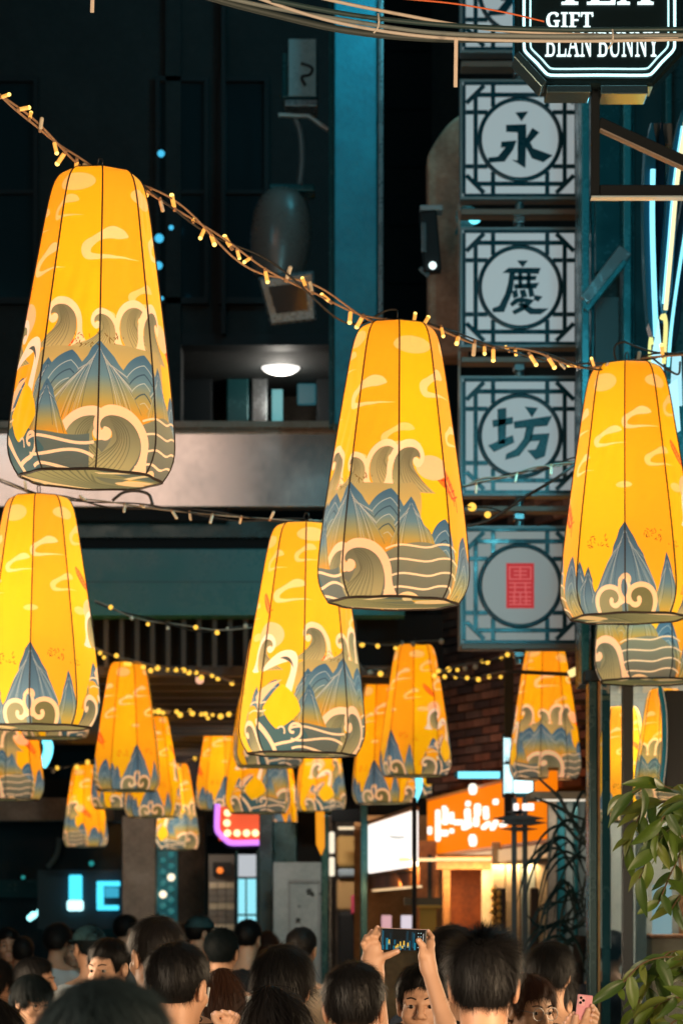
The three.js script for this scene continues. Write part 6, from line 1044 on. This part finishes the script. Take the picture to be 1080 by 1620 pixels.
bush('leafy green plant at the lower right corner, lower one', 10, [[[1150, 1560, 0], [1080, 1516, 0], [1020, 1522, 0], [975, 1566, 0]], [[1150, 1580, 0.1], [1090, 1540, 0.1], [1040, 1544, 0.1], [1000, 1600, 0.1]], [[1150, 1620, -0.05], [1090, 1578, -0.05], [1040, 1590, -0.05], [1010, 1640, 0]], [[1140, 1530, 0.15], [1100, 1510, 0.15], [1060, 1506, 0.15], [1036, 1530, 0.1]], [[1140, 1640, -0.1], [1090, 1610, -0.1], [1060, 1620, -0.1], [1040, 1660, -0.1]]], P(1160, 1680, 10), 0.028);
{
  const d = 22, t = thing('palm_plant', 'dark palm with long narrow fronds left of the shop post', 'plant', P(915, 1620, d).setY(0)), mF = [C(0.01, 0.032, 0.03), C(0.016, 0.045, 0.04), C(0.02, 0.04, 0.03)].map((c) => M(c, 0.45));
  part('stem', tube([P(915, 1900, d), P(912, 1560, d), P(918, 1480, d)], 0.05, 20), M(C(0.05, 0.035, 0.025), 0.8), t);
  const blade = (pts, w, m) => { const c = new THREE.CatmullRomCurve3(pts), n = 16, pos = [], idx = []; for (let i = 0; i <= n; i++) { const u = i / n, p = c.getPoint(u), tg = c.getTangent(u), s = V(-tg.y, tg.x, 0.25).normalize(), k = w * Math.pow(Math.sin(Math.PI * clamp(0.08 + u * 0.92, 0, 1)), 0.6); pos.push(p.x - s.x * k, p.y - s.y * k, p.z - s.z * k, p.x, p.y, p.z + k * 0.5, p.x + s.x * k, p.y + s.y * k, p.z + s.z * k); if (i) for (let j = 0; j < 2; j++) { const a = (i - 1) * 3 + j; idx.push(a, a + 1, a + 3, a + 1, a + 4, a + 3); } } const g = new THREE.BufferGeometry(); g.setAttribute('position', new THREE.Float32BufferAttribute(pos, 3)); g.setIndex(idx); g.computeVertexNormals(); g.setAttribute('uv', new THREE.BufferAttribute(new Float32Array(pos.length / 3 * 2), 2)); part('frond', g, m, t); };
  for (let i = 0; i < 64; i++) {
    const y0 = rr(1300, 1620), x0 = rr(905, 938), reach = rr(40, 110) * (i % 5 ? 1 : 0.6), up = rr(-30, 70), z = rr(-0.5, 0.5), left = i % 7 ? -1 : 0.5;
    blade([P(x0, y0, d + z), P(x0 + left * reach * 0.35, y0 - up, d + z), P(x0 + left * reach * 0.75, y0 - up * 0.7 + 14, d + z - 0.1), P(x0 + left * reach, y0 + rr(10, 70), d + z - 0.15)], rr(0.006, 0.016), mF[i % 3]);
  }
  for (const [a, b, c, e] of [[[868, 1270], [890, 1300], [915, 1330], [940, 1345]], [[880, 1250], [905, 1300], [930, 1340], [945, 1372]], [[850, 1230], [884, 1262], [900, 1290], [928, 1322]], [[845, 1262], [880, 1276], [910, 1292], [940, 1300]]]) blade([a, b, c, e].map(([x, y]) => P(x, y, d - 0.2)), 0.014, mF[0]);
  const w = thing('shop_side_panels', 'grey-green panelled shop side behind the palm fronds', 'wall', P(900, HORIZON, 24).setY(0));
  for (const [x0, x1, m, dd] of [[866, 880, mGreyStone, 24], [881, 893, mTealWall, 24.1], [894, 906, mPaleBlue, 24.2], [907, 914, mTealPaint, 24.1], [915, 960, mPaleBlue, 24.3]]) part('panel', pbox(x0, 1262, x1, 1900, dd, 0.1, 0.01), m, w);
  part('ledge', pbox(838, 1252, 960, 1264, 23.6, 0.6, 0.01), mCream, w); part('added_strip_lamp', pbox(850, 1264.5, 950, 1267, 23.66, 0.06), glow(C(1, 0.88, 0.7), 1), w);  // strip lamp added under the ledge to lift the panels behind the palm
  const wl = new THREE.RectAreaLight(C(1, 0.88, 0.7), 26, 0.5, 0.08); wl.position.copy(P(900, 1269, 23.68)).sub(w.position); wl.rotation.x = -Math.PI / 2 + 0.4; w.add(wl);
  for (let i = 0; i < 4; i++) part('shelf', pbox(908, 1074 + i * 32, 934, 1080 + i * 32, 27.2, 0.3, 0.01), mDarkWarm, w);
}
// unseen shopfronts added beside the lane, their glowing windows put in to light the crowd
for (const [x, ry, col, k, z0, label] of [[3.7, -Math.PI / 2, C(1, 0.72, 0.45), 54, -3.2, 'added unseen lit shop front on the right side of the lane beside the viewer'], [-3.7, Math.PI / 2, C(1, 0.78, 0.56), 40, -2.6, 'added unseen lit shop front on the left side of the lane beside the viewer'],
  [-3.3, Math.PI / 2, C(1, 0.76, 0.52), 10, -13.5, 'added unseen lit shop front further down the left side of the lane'], [2.9, -Math.PI / 2, C(1, 0.74, 0.46), 5, -11.8, 'added unseen lit shop front on the right side of the lane next to the plants']]) {
  const s = Math.sign(x), t = thing('added_lit_shop', label, 'shop', V(x, 0, z0));
  part('wall', wbox(x + (s > 0 ? 0.1 : -0.3), 0, z0 - 3, x + (s > 0 ? 0.3 : -0.1), 5, z0 + 5), mDarkWarm, t);
  part('added_window_light', wbox(x + (s > 0 ? 0.04 : -0.09), 0.9, z0 - 1.6, x + (s > 0 ? 0.09 : -0.04), 2.7, z0 + 1.6), glow(col, 0.7, C(0.5, 0.5, 0.5)), t);
  part('frame', [wbox(x - 0.1, 2.71, z0 - 1.7, x + 0.1, 2.8, z0 + 1.7), wbox(x - 0.1, 0.8, z0 - 1.7, x + 0.1, 0.89, z0 + 1.7)], mWood, t);
  const l = new THREE.RectAreaLight(col, k, 3.1, 1.7); l.position.set(s > 0 ? -0.03 : 0.03, 1.8, 0); l.rotation.y = s > 0 ? Math.PI / 2 : -Math.PI / 2; t.add(l);
}
renderer.render(scene, camera);
